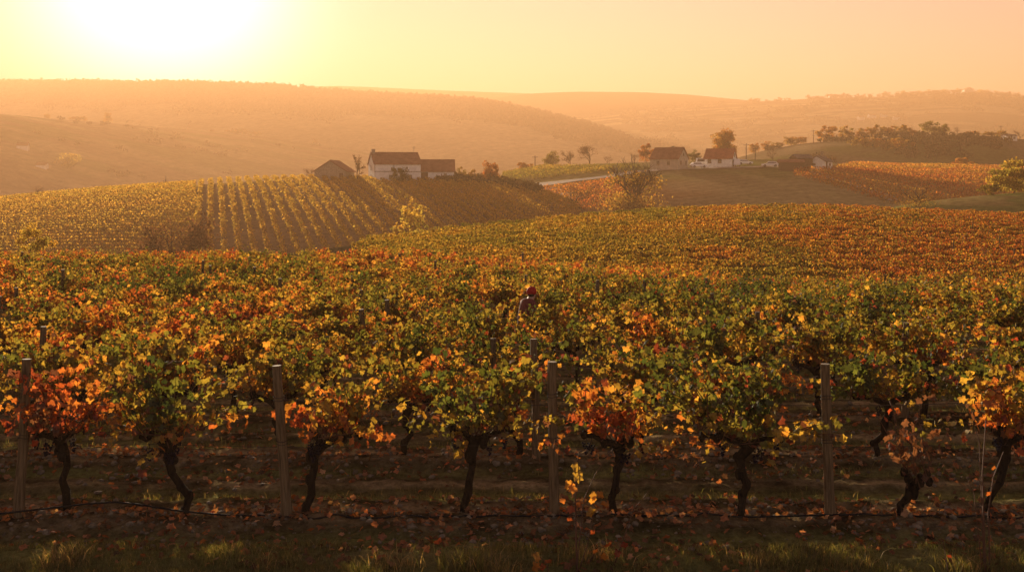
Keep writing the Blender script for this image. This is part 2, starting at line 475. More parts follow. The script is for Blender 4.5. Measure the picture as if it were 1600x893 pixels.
knoll = Hill('wooded_knoll', [(-300, 420, 470, 330), (1000, 320, 470, 330), (1080, 275, 470, 330), (1140, 250, 470, 330), (1200, 234, 465, 325), (1260, 224, 460, 320), (1320, 219, 455, 320), (1400, 214, 450, 320), (1450, 210, 450, 320), (1500, 211, 450, 320),
                              (1560, 214, 450, 320), (1600, 219, 450, 320), (1900, 230, 450, 320)], -10, 1.5, 1.5, 60)
lefth = Hill('left_hill', [(-300, 150, 854, 529), (0, 178, 905, 562), (60, 184, 948, 588), (120, 189, 991, 615), (200, 195, 1049, 650), (300, 203, 1120, 695), (400, 213, 1192, 739), (500, 227, 1264, 784), (580, 238, 1322, 820), (650, 252, 1366, 847), (750, 275, 1366, 847), (900, 330, 1366, 847), (1900, 500, 1366, 847)], -14, 1.5, 2.0, 90)
woodh = Hill('wooded_hill', [(-300, 136, 2170, 1302), (0, 133, 2139, 1283), (150, 133, 2046, 1228), (300, 134, 1953, 1172), (420, 139, 1879, 1127), (560, 151, 1792, 1076), (640, 156, 1742, 1045), (700, 158, 1705, 1023), (770, 166, 1662, 997), (830, 179, 1624, 975), (880, 192, 1593, 956), (930, 204, 1562, 938), (970, 218, 1538, 922),
                             (1010, 238, 1519, 911), (1100, 290, 1519, 911), (1900, 500, 1519, 911)], -14, 1.35, 4.0, 120)
village = Hill('village_hill', [(-300, 330, 2170, 1128), (600, 240, 2170, 1128), (760, 200, 2170, 1128), (850, 182, 2170, 1128), (930, 176, 2170, 1128), (1000, 170, 2170, 1128), (1100, 163, 2170, 1128), (1200, 158, 2148, 1128), (1300, 153, 2105, 1128), (1400, 150, 2062, 1128), (1450, 148, 2040, 1108), (1520, 148, 2040, 1108), (1600, 152, 2040, 1108), (1900, 170, 2040, 1108)], -14, 1.25, 5.0, 150)
dist1 = Hill('far_ridge', [(-300, 230, 2331, 1680), (500, 215, 2331, 1680), (640, 185, 2331, 1680), (720, 166, 2331, 1680), (770, 153, 2331, 1680), (830, 146, 2331, 1680), (900, 143, 2331, 1680), (1000, 144, 2331, 1680), (1080, 148, 2331, 1680), (1180, 158, 2331, 1680), (1300, 180, 2331, 1680), (1900, 260, 2331, 1680)], -14, 1.3, 3.0, 150)
dist2 = Hill('farthest_ridge', [(-300, 180, 2646, 1995), (250, 165, 2646, 1995), (400, 142, 2646, 1995), (470, 136, 2646, 1995), (530, 134, 2646, 1995), (600, 137, 2646, 1995), (700, 142, 2646, 1995), (850, 147, 2646, 1995), (1000, 165, 2646, 1995), (1300, 240, 2646, 1995), (1900, 300, 2646, 1995)], -14, 1.3, 2.0, 150)


def mixc(a, b, f):
    f = np.clip(f, 0, 1)[:, None]
    return a * (1 - f) + b * f


SOIL, STRAW, GREEN, OLIVE, RUST = C((0.22, 0.145, 0.08)), C((0.26, 0.20, 0.10)), C((0.135, 0.14, 0.045)), C((0.18, 0.155, 0.06)), C((0.27, 0.135, 0.06))


def land_farm(x, y, t, px):
    c = np.repeat(SOIL, len(x), 0) * 0.95
    left = sstep(318, 306, px)
    c = mixc(c, OLIVE, left)
    return mixc(c, GREEN, 0.5 * sstep(0.93, 0.99, t))


def land_right(x, y, t, px):
    c = np.repeat(OLIVE, len(x), 0)
    n = fbm(x / 25, y / 25, 4, 3)
    c = mixc(c, GREEN, 0.8 * sstep(0.52, 0.6, t) * sstep(900, 1000, px) * sstep(1300, 1240, px))
    c = mixc(c, RUST, 0.8 * sstep(0.62, 0.5, t + 0.2 * n) * sstep(1230, 1100, px + 120 * n)); c = mixc(c, OLIVE * 1.3, 0.5 * sstep(0.03, 0.0, np.abs(t - 0.6 + (px - 1000) * 0.0006)))
    c = mixc(c, STRAW, 0.6 * sstep(0.04, 0.2, n)) * 1.2
    return c * (1 + 0.11 * np.sin((y + 0.45 * x) * 2 * np.pi / 4.2))[:, None]


def land_knoll(x, y, t, px):
    n = fbm(x / 35, y / 30, 8, 3)
    c = np.repeat(C((0.17, 0.13, 0.07)), len(x), 0)
    c = mixc(c, STRAW, sstep(-0.05, 0.15, n) * 0.7)
    return mixc(c, GREEN * 0.9, sstep(0.05, 0.2, fbm(x / 50 + 9, y / 40, 18, 3)))


def land_left(x, y, t, px):
    n = fbm(x / 60, y / 50, 12, 3)
    c = np.repeat(C((0.27, 0.18, 0.10)), len(x), 0)
    c = mixc(c, C((0.19, 0.17, 0.07)), sstep(0.0, 0.12, n))
    return mixc(c, STRAW * 1.5, 0.7 * sstep(0.05, 0.15, fbm(x / 80, y / 25, 31, 2)))


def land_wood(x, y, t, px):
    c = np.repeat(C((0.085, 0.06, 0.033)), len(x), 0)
    return mixc(c, C((0.36, 0.27, 0.15)), sstep(0.62, 0.5, t + 0.25 * fbm(x / 90, y / 90, 14, 3)))  # paler lower fields, with the brightness of valley mist painted into the colour


def land_village(x, y, t, px):
    n = fbm(x / 150, y / 45, 41, 3); n2 = fbm(x / 70, y / 60, 51, 3)
    c = np.repeat(C((0.19, 0.135, 0.075)), len(x), 0)
    c = mixc(c, STRAW * 1.7, sstep(0.0, 0.08, n))
    c = mixc(c, C((0.085, 0.07, 0.035)), sstep(0.04, 0.12, n2))
    band = np.abs((y - 0.12 * x) % 95 - 47)
    return mixc(c, C((0.06, 0.05, 0.025)), 0.8 * sstep(4, 2, band))


def land_plain(x, y, t, px):
    return np.repeat(C((0.10, 0.08, 0.05)), len(x), 0)


def land_bank(x, y, t, px):
    return mixc(np.repeat(C((0.25, 0.20, 0.08)), len(x), 0), GREEN * 1.3, sstep(0, 0.1, fbm(x / 6, y / 6, 3, 3)))


build_ground()
farm.build(land_farm, 420, 150)
right.build(land_right, 420, 150)
bank.build(land_bank, 260, 80)
knoll.build(land_knoll)
lefth.build(land_left, material='far_land')
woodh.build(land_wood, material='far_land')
village.build(land_village, 420, 150, material='far_land')
dist1.build(land_plain, material='far_land')
dist2.build(land_plain, material='far_land')

# ------------------------------------------------------------------ leaves
def lobed():
    half = [(0, 1.0), (24, 0.66), (47, 0.95), (80, 0.62), (113, 0.84), (150, 0.60)]
    ang = [a for a, _ in half] + [172] + [188] + [360 - a for a, _ in half[:0:-1]]
    rad = [r for _, r in half] + [0.34, 0.34] + [r for _, r in half[:0:-1]]
    v = [(0, 0, 0.10)]
    for a, r in zip(ang, rad):
        a = math.radians(a)
        x, y = r * math.sin(a), r * math.cos(a)
        v.append((x, y, -0.16 * r * r + 0.22 * abs(x) - 0.10 * y * y * (y > 0)))
    n = len(ang)
    return np.array(v), np.array([(0, 1 + (k + 1) % n, 1 + k) for k in range(n)])


def kite():
    return np.array([(0, -0.8, 0.0), (0.75, 0.05, 0.22), (0, 1.0, -0.2), (-0.75, 0.05, 0.22)]), np.array([(0, 1, 2), (0, 2, 3)])


LOBED, KITE = lobed(), kite()


def frames(nrm, tip):
    """rotation matrices: z = leaf normal, y = tip direction"""
    n = nrm / np.linalg.norm(nrm, axis=1, keepdims=True)
    t = tip - n * (tip * n).sum(1, keepdims=True)
    t = t / np.maximum(np.linalg.norm(t, axis=1, keepdims=True), 1e-6)
    x = np.cross(t, n)
    return np.stack([x, t, n], -1)


LR = np.random.default_rng(99)


def leaves(P_, Rm, S, tmpl):
    tv, tf = tmpl
    n, k = len(P_), len(tv)
    q = LR.random((n, 3)); tvn = tv[None] * np.stack([0.6 + 0.45 * q[:, 0], 0.8 + 0.25 * q[:, 1], 0.4 + 2.6 * q[:, 2] ** 2], 1)[:, None, :]   # every leaf curls its own way
    V = np.einsum('nij,nvj->nvi', Rm, tvn) * np.asarray(S)[:, None, None] + P_[:, None, :]
    Fc = tf[None] + (np.arange(n) * k)[:, None, None]
    return V.reshape(-1, 3), Fc.reshape(-1, tf.shape[1])


def leaf_mesh(name, P_, S, hue, tmpl, m, rng, nrm=None, tip=None):
    n = len(P_)
    r = rng.normal(size=(n, 3))
    nrm = r if nrm is None else nrm + r * 0.55
    t = rng.normal(size=(n, 3)) * 0.6 + C((0, 0, -0.8)) if tip is None else tip + rng.normal(size=(n, 3)) * 0.3
    V, Fc = leaves(P_, frames(nrm, t), S, tmpl)
    hv = np.repeat(np.clip(hue, 0.0, 1.0), len(tmpl[1]))
    return mesh_arrays(name, V, [Fc], [m], None, {'hue': ('FACE', 'FLOAT', hv)})


# ------------------------------------------------------------------ grapevines
def make_vine(rng, hue0=0.35, lean=0.0, head=0.74, ncane=22, off=0.0, half=0.62, top=1.58, dens=1.0, tmpl=LOBED, grapes=0, size=0.055, spread=0.28, low=0.0):
    """meshes of one vine in its own space: trunk, canes, foliage, grapes"""
    b = MB()
    k = [rng.normal(0, 0.034, 2) for _ in range(7)]; bs = rng.choice((-1, 1)) * rng.uniform(0.02, 0.06)
    pts, rad = [], []
    for i in range(7):
        f = i / 6
        bend = math.sin(f * math.pi * 1.6) * bs
        pts.append((lean * (f ** 1.5) + k[i][0] * (0.3 + f) + bend, k[i][1], -0.08 + (head + 0.08) * f))
        rad.append((0.046, 0.038, 0.040, 0.036, 0.040, 0.050, 0.066)[i] * rng.uniform(0.85, 1.15))
    b.tube(pts, rad, 8)
    for q in (1, 2, 3, 4, 5, 5):
        b.ball(np.array(pts[q]) + rng.normal(0, 0.016, 3), rad[q] * rng.uniform(0.85, 1.15), n=6, m=5, sq=(1, 1, rng.uniform(0.9, 1.8)))
    hd = np.array(pts[-1])
    spots = []
    for sgn in (-1, 1):
        L = max(0.12, half * rng.uniform(0.2, 0.6) + sgn * off * 0.6)
        ap, ar = [], []
        for i in range(5):
            f = i / 4
            ap.append(hd + np.array([sgn * L * f, rng.normal(0, 0.02), 0.05 * math.sin(f * 3) + 0.10 * f * f + rng.normal(0, 0.012)]))
            ar.append((0.050, 0.038, 0.032, 0.030, 0.022)[i])
        b.tube(ap, ar, 7)
        spots += ap[1:]
    for _ in range(7):
        s_ = spots[rng.integers(len(spots))]
        b.ball(s_ + rng.normal(0, 0.025, 3), rng.uniform(0.025, 0.05), n=6, m=4, sq=(1, 1, 1.3))
    trunk = b.mesh('trunk', M['bark'])
    spots = np.array(spots + [hd, hd])
    c = MB()
    LP, LN, LH, LS = [], [], [], []
    for j in range(ncane):
        st = spots[rng.integers(len(spots))] + rng.normal(0, 0.03, 3)
        aim = np.array([off + rng.uniform(-half, half), rng.normal(0, spread), top - 0.06 + rng.normal(0, 0.10)])
        if j % 6 == 0: aim = np.array([off + rng.choice((-1, 1)) * half * rng.uniform(1.05, 1.4), rng.normal(0, spread), rng.uniform(0.85, 1.25)])
        L = aim - st
        droop = rng.uniform(0, 0.25) if rng.random() < 0.4 else 0
        cp = []
        n = 7
        for i in range(n):
            f = i / (n - 1)
            p = st + L * np.array([f ** 0.8, f ** 0.9, f * (1.25 - 0.25 * f)]) + rng.normal(0, 0.012, 3)
            p[2] -= droop * f ** 3
            p[1] += math.copysign(droop, aim[1]) * f ** 2 * 0.6
            cp.append(p)
        c.tube(cp, [0.006 - 0.0035 * i / (n - 1) for i in range(n)], 4, cap=False)
        cp = np.array(cp); chue = rng.normal(0, 0.11)
        nl = int(rng.integers(19, 28) * dens)
        for q in range(nl):
            f = rng.uniform(0.12, 1.0) * (n - 1.001); i = int(f)
            p = cp[i] + (cp[i + 1] - cp[i]) * (f - i)
            d = np.array([rng.normal(), rng.normal(), rng.normal() * 0.6]); d /= np.linalg.norm(d)
            p = p + d * rng.uniform(0.03, 0.13)
            LP.append(p); LN.append(d + np.array([0, math.copysign(0.25, p[1]), 0.45]))
            zz = (p[2] - 0.85) / 0.7
            LH.append(hue0 + chue + rng.normal(0, 0.055) + 0.30 * max(0, 0.55 - zz) - 0.05 * max(0, zz - 0.5) + 0.10 * math.sin(p[0] * 5 + hue0 * 40))
            LS.append(size * rng.uniform(0.45, 1.35))
    for j in range(int(low)):                                     # shoots that arch over and hang
        st = spots[rng.integers(len(spots))] + rng.normal(0, 0.03, 3)
        dx = rng.uniform(-1, 1) * 0.75 * half + off * 0.5; dy = rng.normal(0, 0.22); up = rng.uniform(0.05, 0.35); dn = rng.uniform(0.0, 0.28)
        cp = [st + np.array([dx * f, dy * f, up * math.sin(f * 2.6) - dn * f * f]) + rng.normal(0, 0.008, 3) for f in np.linspace(0, 1, 7)]
        c.tube(cp, [0.005 - 0.003 * i / 6 for i in range(7)], 4, cap=False)
        for q in range(int(rng.integers(4, 11))):
            f = rng.uniform(0.35, 1) * 5.99; i = int(f); p = cp[i] + (cp[i + 1] - cp[i]) * (f - i)
            d = rng.normal(size=3); d /= np.linalg.norm(d)
            LP.append(p + d * rng.uniform(0.02, 0.07)); LN.append(d + np.array([0, -0.4, 0.3])); LH.append(hue0 + 0.22 + rng.normal(0, 0.08)); LS.append(size * rng.uniform(0.7, 1.25))
    LH = [0.93 + 0.07 * rng.random() if rng.random() < 0.06 else h for h in LH]      # leaves already browned
    canes = c.mesh('canes', M['cane'])
    fol = leaf_mesh('foliage', np.array(LP), np.array(LS), np.array(LH), tmpl, M['leaf'], rng, np.array(LN))
    gm = []
    for g in range(grapes):
        gb = MB()
        for q in range(26):
            h = rng.random()
            rr = 0.034 * (1 - h) + 0.006
            w = rng.uniform(0, 6.28)
            gb.ball((math.cos(w) * rr, math.sin(w) * rr, -h * 0.12), 0.0105, n=6, m=4)
        gb.tube([(0, 0, 0.05), (0, 0, 0)], [0.003, 0.003], 4)
        gm.append((gb.mesh('grape_cluster', M['grape'], True), spots[rng.integers(len(spots))] + np.array([rng.normal(0, 0.05), -0.08, -0.05])))
    return trunk, canes, fol, gm


ORD = ('zeroth first second third fourth fifth sixth seventh eighth ninth tenth eleventh twelfth thirteenth fourteenth fifteenth sixteenth seventeenth eighteenth nineteenth twentieth').split()
ORD += ['twenty-' + o for o in ORD[1:10]] + ['thirtieth'] + ['thirty-' + o for o in ORD[1:10]] + ['fortieth'] + ['forty-' + o for o in ORD[1:10]]


def tone(h):
    return ('dark green' if h < 0.14 else 'olive green' if h < 0.3 else 'yellow-green' if h < 0.42 else 'golden yellow' if h < 0.52 else 'orange' if h < 0.64 else 'rusty red')


def place_vine(meshes, loc, rz, label, shift=0.0, sc=1.0, flip=1, group='grapevines in the near vineyard'):
    t = thing('grapevine', label, 'grapevine', loc, rz, group, (sc * flip, sc, sc))
    tr, ca, fo, gm = meshes
    link('trunk', tr, t); link('canes', ca, t)
    f = link('foliage', fo, t)
    f.color = (1 - shift, 1, 1, 1)
    for g, p in gm:
        link('grape_cluster', g, t, p)
    return t


def gz(x, y): return float(ground_z(x, y))


front = [  # base px, head lean px, canopy centre px, half width px, hue, canes, top px, label
    (112, -18, 95, 78, 0.70, 18, 590, 'red and orange grapevine just right of the nearest leftmost post'),
    (288, -24, 262, 92, 0.30, 30, 566, 'big yellow-green grapevine between the two nearest posts on the left'),
    (480, 12, 520, 62, 0.54, 17, 596, 'small bright orange and yellow grapevine beside the second nearest post'),
    (722, 20, 748, 92, 0.27, 32, 580, 'broad yellow-green grapevine standing left of the third nearest post'),
    (966, -8, 935, 66, 0.54, 17, 598, 'orange grapevine with a bent trunk behind the shoot with yellow leaves'),
    (1150, 20, 1130, 120, 0.25, 40, 578, 'widest green grapevine with glowing orange lower leaves left of the fourth post'),
    (1412, 6, 1412, 42, 0.80, 10, 640, 'stunted nearly bare grapevine with reddish twigs right of the fourth post'),
    (1562, 8, 1572, 72, 0.52, 24, 586, 'yellow and red grapevine in the front row behind the reddish stems'),
]
FZ = gz(0, ROW0)
for bx, ln, cx, hw, hue, nc, tp, lab in front:
    s_ = ROW0 / F
    x = (bx - CX) * s_
    rng = np.random.default_rng(bx)
    bare = nc < 12
    me = make_vine(rng, hue, ln * s_, 0.74 if not bare else 0.35, nc, (cx - bx) * s_, hw * 1.14 * s_, (815 - tp) * s_, 0.3 if bare else 0.92, LOBED, 0 if bare else 4, 0.057, 0.26, 0 if bare else 9)
    place_vine(me, (x, ROW0 + rng.normal(0, 0.05), gz(x, ROW0)), 0, lab)
# one flank vine on each side, half in the frame
variants = []
for k in range(14):
    rng = np.random.default_rng(500 + k)
    h = (0.16, 0.22, 0.28, 0.33, 0.38, 0.42, 0.46, 0.5, 0.55, 0.6, 0.26, 0.36, 0.44, 0.66)[k]
    variants.append((h, make_vine(rng, h, rng.normal(0, 0.1), 0.68, int(rng.integers(27, 40)), rng.normal(0, 0.08), rng.uniform(0.62, 0.9), rng.uniform(1.24, 1.40), 1.0, LOBED, 2, 0.056, 0.30, 7)))
nrng = np.random.default_rng(77)
VINES = []
for r in range(1, NROWS):
    y0 = ROW0 + ROWS * r
    step = 1.5 * (1.0 if r < 9 else 1.08)
    x = -0.5 * y0 + nrng.uniform(0, step) - 0.2
    row = []
    while x < 0.5 * y0 + 0.3:
        if abs(x / y0) < 0.485 + 0.35 / y0:
            row.append((x, y0 + nrng.normal(0, 0.08)))
        x += step * nrng.uniform(0.86, 1.14)
    for k, (x, y) in enumerate(row):
        field = 0.35 + 0.38 * fbm(x / 5.0, y / 4.0, 61, 2) * 2 * 0.7 + nrng.normal(0, 0.07)
        if y > 42: field += 0.12
        j = int(np.argmin([abs(v[0] - field) + nrng.uniform(0, 0.12) for v in variants]))
        h = variants[j][0] + (sh := float(np.clip(nrng.normal(0, 0.03), -0.06, 0.06)))
        sc = float(np.clip(nrng.normal(0.99, 0.07), 0.78, 1.1))
        if abs(x - 0.30) < 1.25 and 20.2 < y < 22.6: sc = 0.90
        if abs(x - 0.28) < 1.0 and 17.6 < y < 20.2: sc = 0.97
        lab = f'{tone(h)} autumn grapevine, {ORD[k + 1]} from the left in the {ORD[r + 1]} vine row back'
        place_vine(variants[j][1], (x, y, gz(x, y)), nrng.normal(0, 0.06), lab, sh, sc, 1 if nrng.random() < 0.5 else -1)
        VINES.append((x, y))

# the rows run on past both sides of what the photograph takes in
for r in range(6):
    y0 = ROW0 + ROWS * r
    for sg, side in ((-1, 'left'), (1, 'right')):
        for q in range(2):
            x = sg * ((0.485 + 0.35 / y0) * y0 + 0.9 + 1.45 * q) if r else sg * (6.9 + 1.5 * q)
            place_vine(variants[(3 * r + q + sg) % 14][1], (x, y0, gz(x, y0)), 0.1 * sg, f'autumn grapevine outside the {side} edge, {ORD[q + 1]} past the end of the {ORD[r + 1]} vine row')

# ------------------------------------------------------------------ posts, wires, hose
def post_mesh(seed, h):
    rng = np.random.default_rng(seed)
    b = MB(); n = 8
    pts, rad = [], []
    for i in range(n):
        f = i / (n - 1)
        pts.append((rng.normal(0, 0.004), rng.normal(0, 0.004), -0.15 + (h + 0.15) * f)); rad.append((0.058 - 0.012 * f) * rng.uniform(0.96, 1.04))
    b.tube(pts, rad, 9, 0, True, 1)
    for z in (h * 0.5, h * 0.52, h * 0.78, h * 0.8):
        ring = [(0.055 * math.cos(w), 0.055 * math.sin(w), z + 0.006 * math.sin(w * 2)) for w in np.linspace(0, 6.28, 13)]
        b.tube(ring, [0.0035] * 13, 4, 2, False)
    return b.mesh('vine_post', [M['post'], M['post_top'], M['wire']])


pm = [post_mesh(s, 1.62) for s in range(5)]
PG = 'wooden posts in the near vineyard'
for px, dz, tilt, lab in ((35, 0.02, -0.05, 'grey wooden vine post nearest the left edge, leaning slightly'), (452, -0.06, -0.07, 'pale leaning vine post with wire wraps left of the broad yellow-green vine'),
                          (866, 0, 0.0, 'straight thin vine post behind the shoot with yellow leaves'), (1292, -0.03, 0.015, 'thick straight vine post right of the widest green vine')):
    x = (px - CX) * ROW0 / F
    o = tag(link('vine_post', pm[int(px) % 5], None, (x, ROW0 - 0.08, gz(x, ROW0) + dz)), lab, 'post', PG); o.rotation_euler = (0.02, tilt, px)
prng = np.random.default_rng(5)
for r in range(1, NROWS):
    y0 = ROW0 + ROWS * r
    x = -0.52 * y0 + prng.uniform(0, 3.2); k = 0
    if r == 1: x = (838 - CX) / F * y0
    while x < 0.5 * y0:
        if abs(x / y0) < 0.49 and not (abs(x - 0.3) < 1.1 and 17 < y0 < 30):
            k += 1
            xx = x + (prng.normal(0, 0.12) if r > 1 else 0)
            o = tag(link('vine_post', pm[int(prng.integers(5))], None, (xx, y0 - 0.1, gz(xx, y0) - prng.uniform(0, 0.12))),
                    f'weathered wooden vine post, {ORD[k]} from the left in the {ORD[r + 1]} vine row back', 'post', PG)
            o.rotation_euler = (prng.normal(0, 0.03), prng.normal(0, 0.04), prng.uniform(0, 6)); o.scale = (1, 1, float(prng.uniform(0.80, 0.94)) if r > 1 else 0.97)
        x += 9.0 if r < 2 else 6.6 if r < 4 else 8.0
for r, hs in ((0, (0.82, 1.25)), (1, (0.82, 1.25)), (2, (0.82,))):
    y0 = ROW0 + ROWS * r
    for h in hs:
        b = MB(); n = 60; pts = []
        for i in range(n + 1):
            x = (-0.54 + 1.08 * i / n) * y0
            pts.append((x, y0 - 0.03 + 0.01 * math.sin(x), float(ground_z(x, y0, False)) + h - 0.03 * abs(math.sin(x * math.pi / 2.82 + 1.0))))
        b.tube(pts, [0.0028] * len(pts), 4, 0, False)
        tag(link('trellis_wire', b.mesh('trellis_wire', M['wire'])), f'{"lower" if h < 1 else "upper"} thin trellis wire strung along the {ORD[r + 1]} vine row', 'wire', 'trellis wires')
hp = [(-60, 806), (0, 803), (60, 797), (110, 791), (150, 786), (190, 783), (230, 787), (280, 796), (330, 802), (400, 809), (470, 814), (560, 816), (700, 817), (866, 814), (1000, 808), (1150, 806), (1292, 804), (1450, 807), (1600, 810), (1680, 812)]
b = MB(); pts = []
for px in np.linspace(-60, 1680, 120):
    py = np.interp(px, [p[0] for p in hp], [p[1] for p in hp])
    x = (px - CX) * ROW0 / F; D = ROW0 - 0.14
    pts.append((x, D + 0.02 * math.sin(px * 0.02), max(gz(x, D) + 0.015, (HY - py) / F * D)))
b.tube(pts, [0.0105] * len(pts), 7, 0, True)
tag(link('irrigation_hose', b.mesh('irrigation_hose', M['hose'], True)), 'black irrigation hose sagging along the foot of the front vine row', 'hose')


# ------------------------------------------------------------------ shoots in front
def shoot(name, label, stems, lf, group=None):
    base = np.array([(stems[0][0][0] - CX) / F * stems[0][1], stems[0][1], gz((stems[0][0][0] - CX) / F * stems[0][1], stems[0][1])])
    t = thing(name, label, 'plant', base, 0, group)
    LP, LH, LS = [], [], []
    for si, (st, D) in enumerate(stems):
        pix = st if isinstance(st, list) else None
        b = MB()
        q = st[1]
        pts = [np.array([(p[0] - CX) / F * (D + p[2]), D + p[2], (HY - p[1]) / F * (D + p[2])]) - base for p in q]
        pts[0][2] = min(pts[0][2], gz(base[0] + pts[0][0], base[1] + pts[0][1]) - base[2] - 0.03)
        b.tube(pts, list(np.linspace(st[2], st[2] * 0.4, len(pts))), 5)
        link('stem', b.mesh('stem', M['cane']), t)
    rng = np.random.default_rng(len(label))
    for (x, y, s_, h) in lf:
        D = stems[0][1] + rng.uniform(-0.05, 0.05)
        LP.append(np.array([(x - CX) / F * D, D, (HY - y) / F * D]) - base); LH.append(h); LS.append(s_ * 1.3)
    if LP:
        nr = np.repeat(C((0, -1, 0.25)), len(LP), 0)
        link('foliage', leaf_mesh('foliage', np.array(LP), np.array(LS), np.array(LH), LOBED, M['leaf'], rng, nr), t)
    return t


D0 = 9.7
shoot('vine_shoot', 'upright vine shoot with few backlit yellow leaves at the grass edge', [
    ((902, [(902, 900, 0), (900, 840, 0), (899, 780, 0.02), (902, 720, 0.03), (905, 706, 0)], 0.011), D0),
    ((900, [(900, 812, 0), (912, 780, 0.03), (930, 740, 0.0), (958, 700, -0.05)], 0.006), D0),
    ((902, [(902, 880, 0), (918, 850, 0.05), (928, 800, 0.0)], 0.006), D0),
    ((958, [(958, 845, 0.1), (990, 795, 0.1), (1015, 765, 0.0)], 0.006), D0),
    ((920, [(915, 849, 0.1), (935, 852, 0.1), (955, 860, 0.0)], 0.006), D0)],
    [(899, 728, 0.058, 0.50), (903, 742, 0.06, 0.49), (888, 755, 0.055, 0.60), (896, 762, 0.05, 0.64), (928, 772, 0.05, 0.58), (938, 771, 0.045, 0.62), (926, 780, 0.045, 0.60), (922, 799, 0.05, 0.53), (945, 786, 0.04, 0.62), (905, 788, 0.045, 0.72),
     (880, 782, 0.035, 0.7), (893, 795, 0.04, 0.8), (904, 714, 0.03, 0.68), (950, 850, 0.05, 0.78), (965, 862, 0.05, 0.85), (975, 850, 0.045, 0.9), (930, 860, 0.04, 0.68), (945, 868, 0.04, 0.62), (926, 830, 0.035, 0.8), (890, 810, 0.03, 0.8), (912, 705, 0.03, 0.55)])
shoot('vine_shoot', 'low vine shoot with two drooping orange leaves at the bottom grass edge', [((858, [(858, 905, 0), (855, 880, 0), (840, 866, 0)], 0.006), 9.5)],
      [(838, 868, 0.055, 0.58), (836, 884, 0.05, 0.62), (848, 884, 0.045, 0.78), (856, 876, 0.04, 0.74)])
shoot('vine_shoot', 'pair of tall bare reddish stems rising from the grass near the right edge', [
    ((1540, [(1540, 905, 0), (1537, 820, 0.0), (1535, 740, 0.02), (1541, 650, 0.0)], 0.012), 9.7), ((1546, [(1546, 905, 0.05), (1546, 850, 0), (1544, 800, 0), (1552, 745, 0), (1568, 705, 0)], 0.009), 9.7),
    ((1534, [(1536, 790, 0), (1522, 770, 0), (1510, 745, 0)], 0.005), 9.7), ((1538, [(1538, 712, 0), (1530, 690, 0), (1524, 668, 0)], 0.005), 9.7)], [(1538, 652, 0.03, 0.7), (1544, 770, 0.03, 0.75), (1553, 730, 0.03, 0.72)])
shoot('vine_shoot', 'short bare stick leaning in the grass below the stunted vine', [((1482, [(1482, 905, 0), (1480, 880, 0), (1473, 842, 0)], 0.007), 9.6)], [(1484, 868, 0.03, 0.9)])

# ------------------------------------------------------------------ ground cover
def litter(n, ymin, ymax, seed):
    rng = np.random.default_rng(seed)
    y = ymin * (ymax / ymin) ** rng.random(n); x = rng.uniform(-0.53, 0.53, n) * y
    keep = vnoise(x * 1.1, y * 1.7, 91) + 0.35 * np.cos(2 * np.pi * (y - ROW0) / ROWS) > rng.uniform(0.1, 0.9, n)
    x, y = x[keep], y[keep]
    return x, y, rng


x, y, rng = litter(24000, 9.2, 36, 1)
Pn = np.stack([x, y, ground_z(x, y) + rng.uniform(0.004, 0.04, len(x))], 1)
nr = rng.normal(0, 0.35, (len(x), 3)) + C((0, 0, 1))
tag(link('fallen_leaves', leaf_mesh('fallen_leaves', Pn, rng.uniform(0.024, 0.066, len(x)), rng.beta(1.5, 1.4, len(x)), LOBED, M['litter'], rng, nr, rng.normal(size=(len(x), 3)))), kind='stuff')

ico_v = []
t_ = (1 + 5 ** 0.5) / 2
ico_v = np.array([(-1, t_, 0), (1, t_, 0), (-1, -t_, 0), (1, -t_, 0), (0, -1, t_), (0, 1, t_), (0, -1, -t_), (0, 1, -t_), (t_, 0, -1), (t_, 0, 1), (-t_, 0, -1), (-t_, 0, 1)]) / 1.9
ico_f = np.array([(0, 11, 5), (0, 5, 1), (0, 1, 7), (0, 7, 10), (0, 10, 11), (1, 5, 9), (5, 11, 4), (11, 10, 2), (10, 7, 6), (7, 1, 8), (3, 9, 4), (3, 4, 2), (3, 2, 6), (3, 6, 8), (3, 8, 9), (4, 9, 5), (2, 4, 11), (6, 2, 10), (8, 6, 7), (9, 8, 1)])
x, y, rng = litter(18000, 9.4, 30, 2)
ok = y > 10.2 + rng.normal(0, 0.1, len(y)); x, y = x[ok], y[ok]
n = len(x)
s_ = 0.010 + 0.045 * rng.random(n) ** 4.5
Pn = np.stack([x, y, ground_z(x, y) + s_ * 0.25], 1)
V = (ico_v[None] * rng.uniform(0.7, 1.25, (n, 12, 1)) * np.stack([np.ones(n), rng.uniform(0.6, 1, n), rng.uniform(0.45, 0.8, n)], 1)[:, None, :])
a = rng.uniform(0, 6.28, n); ca, sa = np.cos(a)[:, None], np.sin(a)[:, None]
V = np.stack([V[..., 0] * ca - V[..., 1] * sa, V[..., 0] * sa + V[..., 1] * ca, V[..., 2]], -1) * s_[:, None, None] + Pn[:, None, :]
tag(link('stones_and_gravel', mesh_arrays('stones_and_gravel', V.reshape(-1, 3), [(ico_f[None] + (np.arange(n) * 12)[:, None, None]).reshape(-1, 3)], [M['stone']])), kind='stuff')


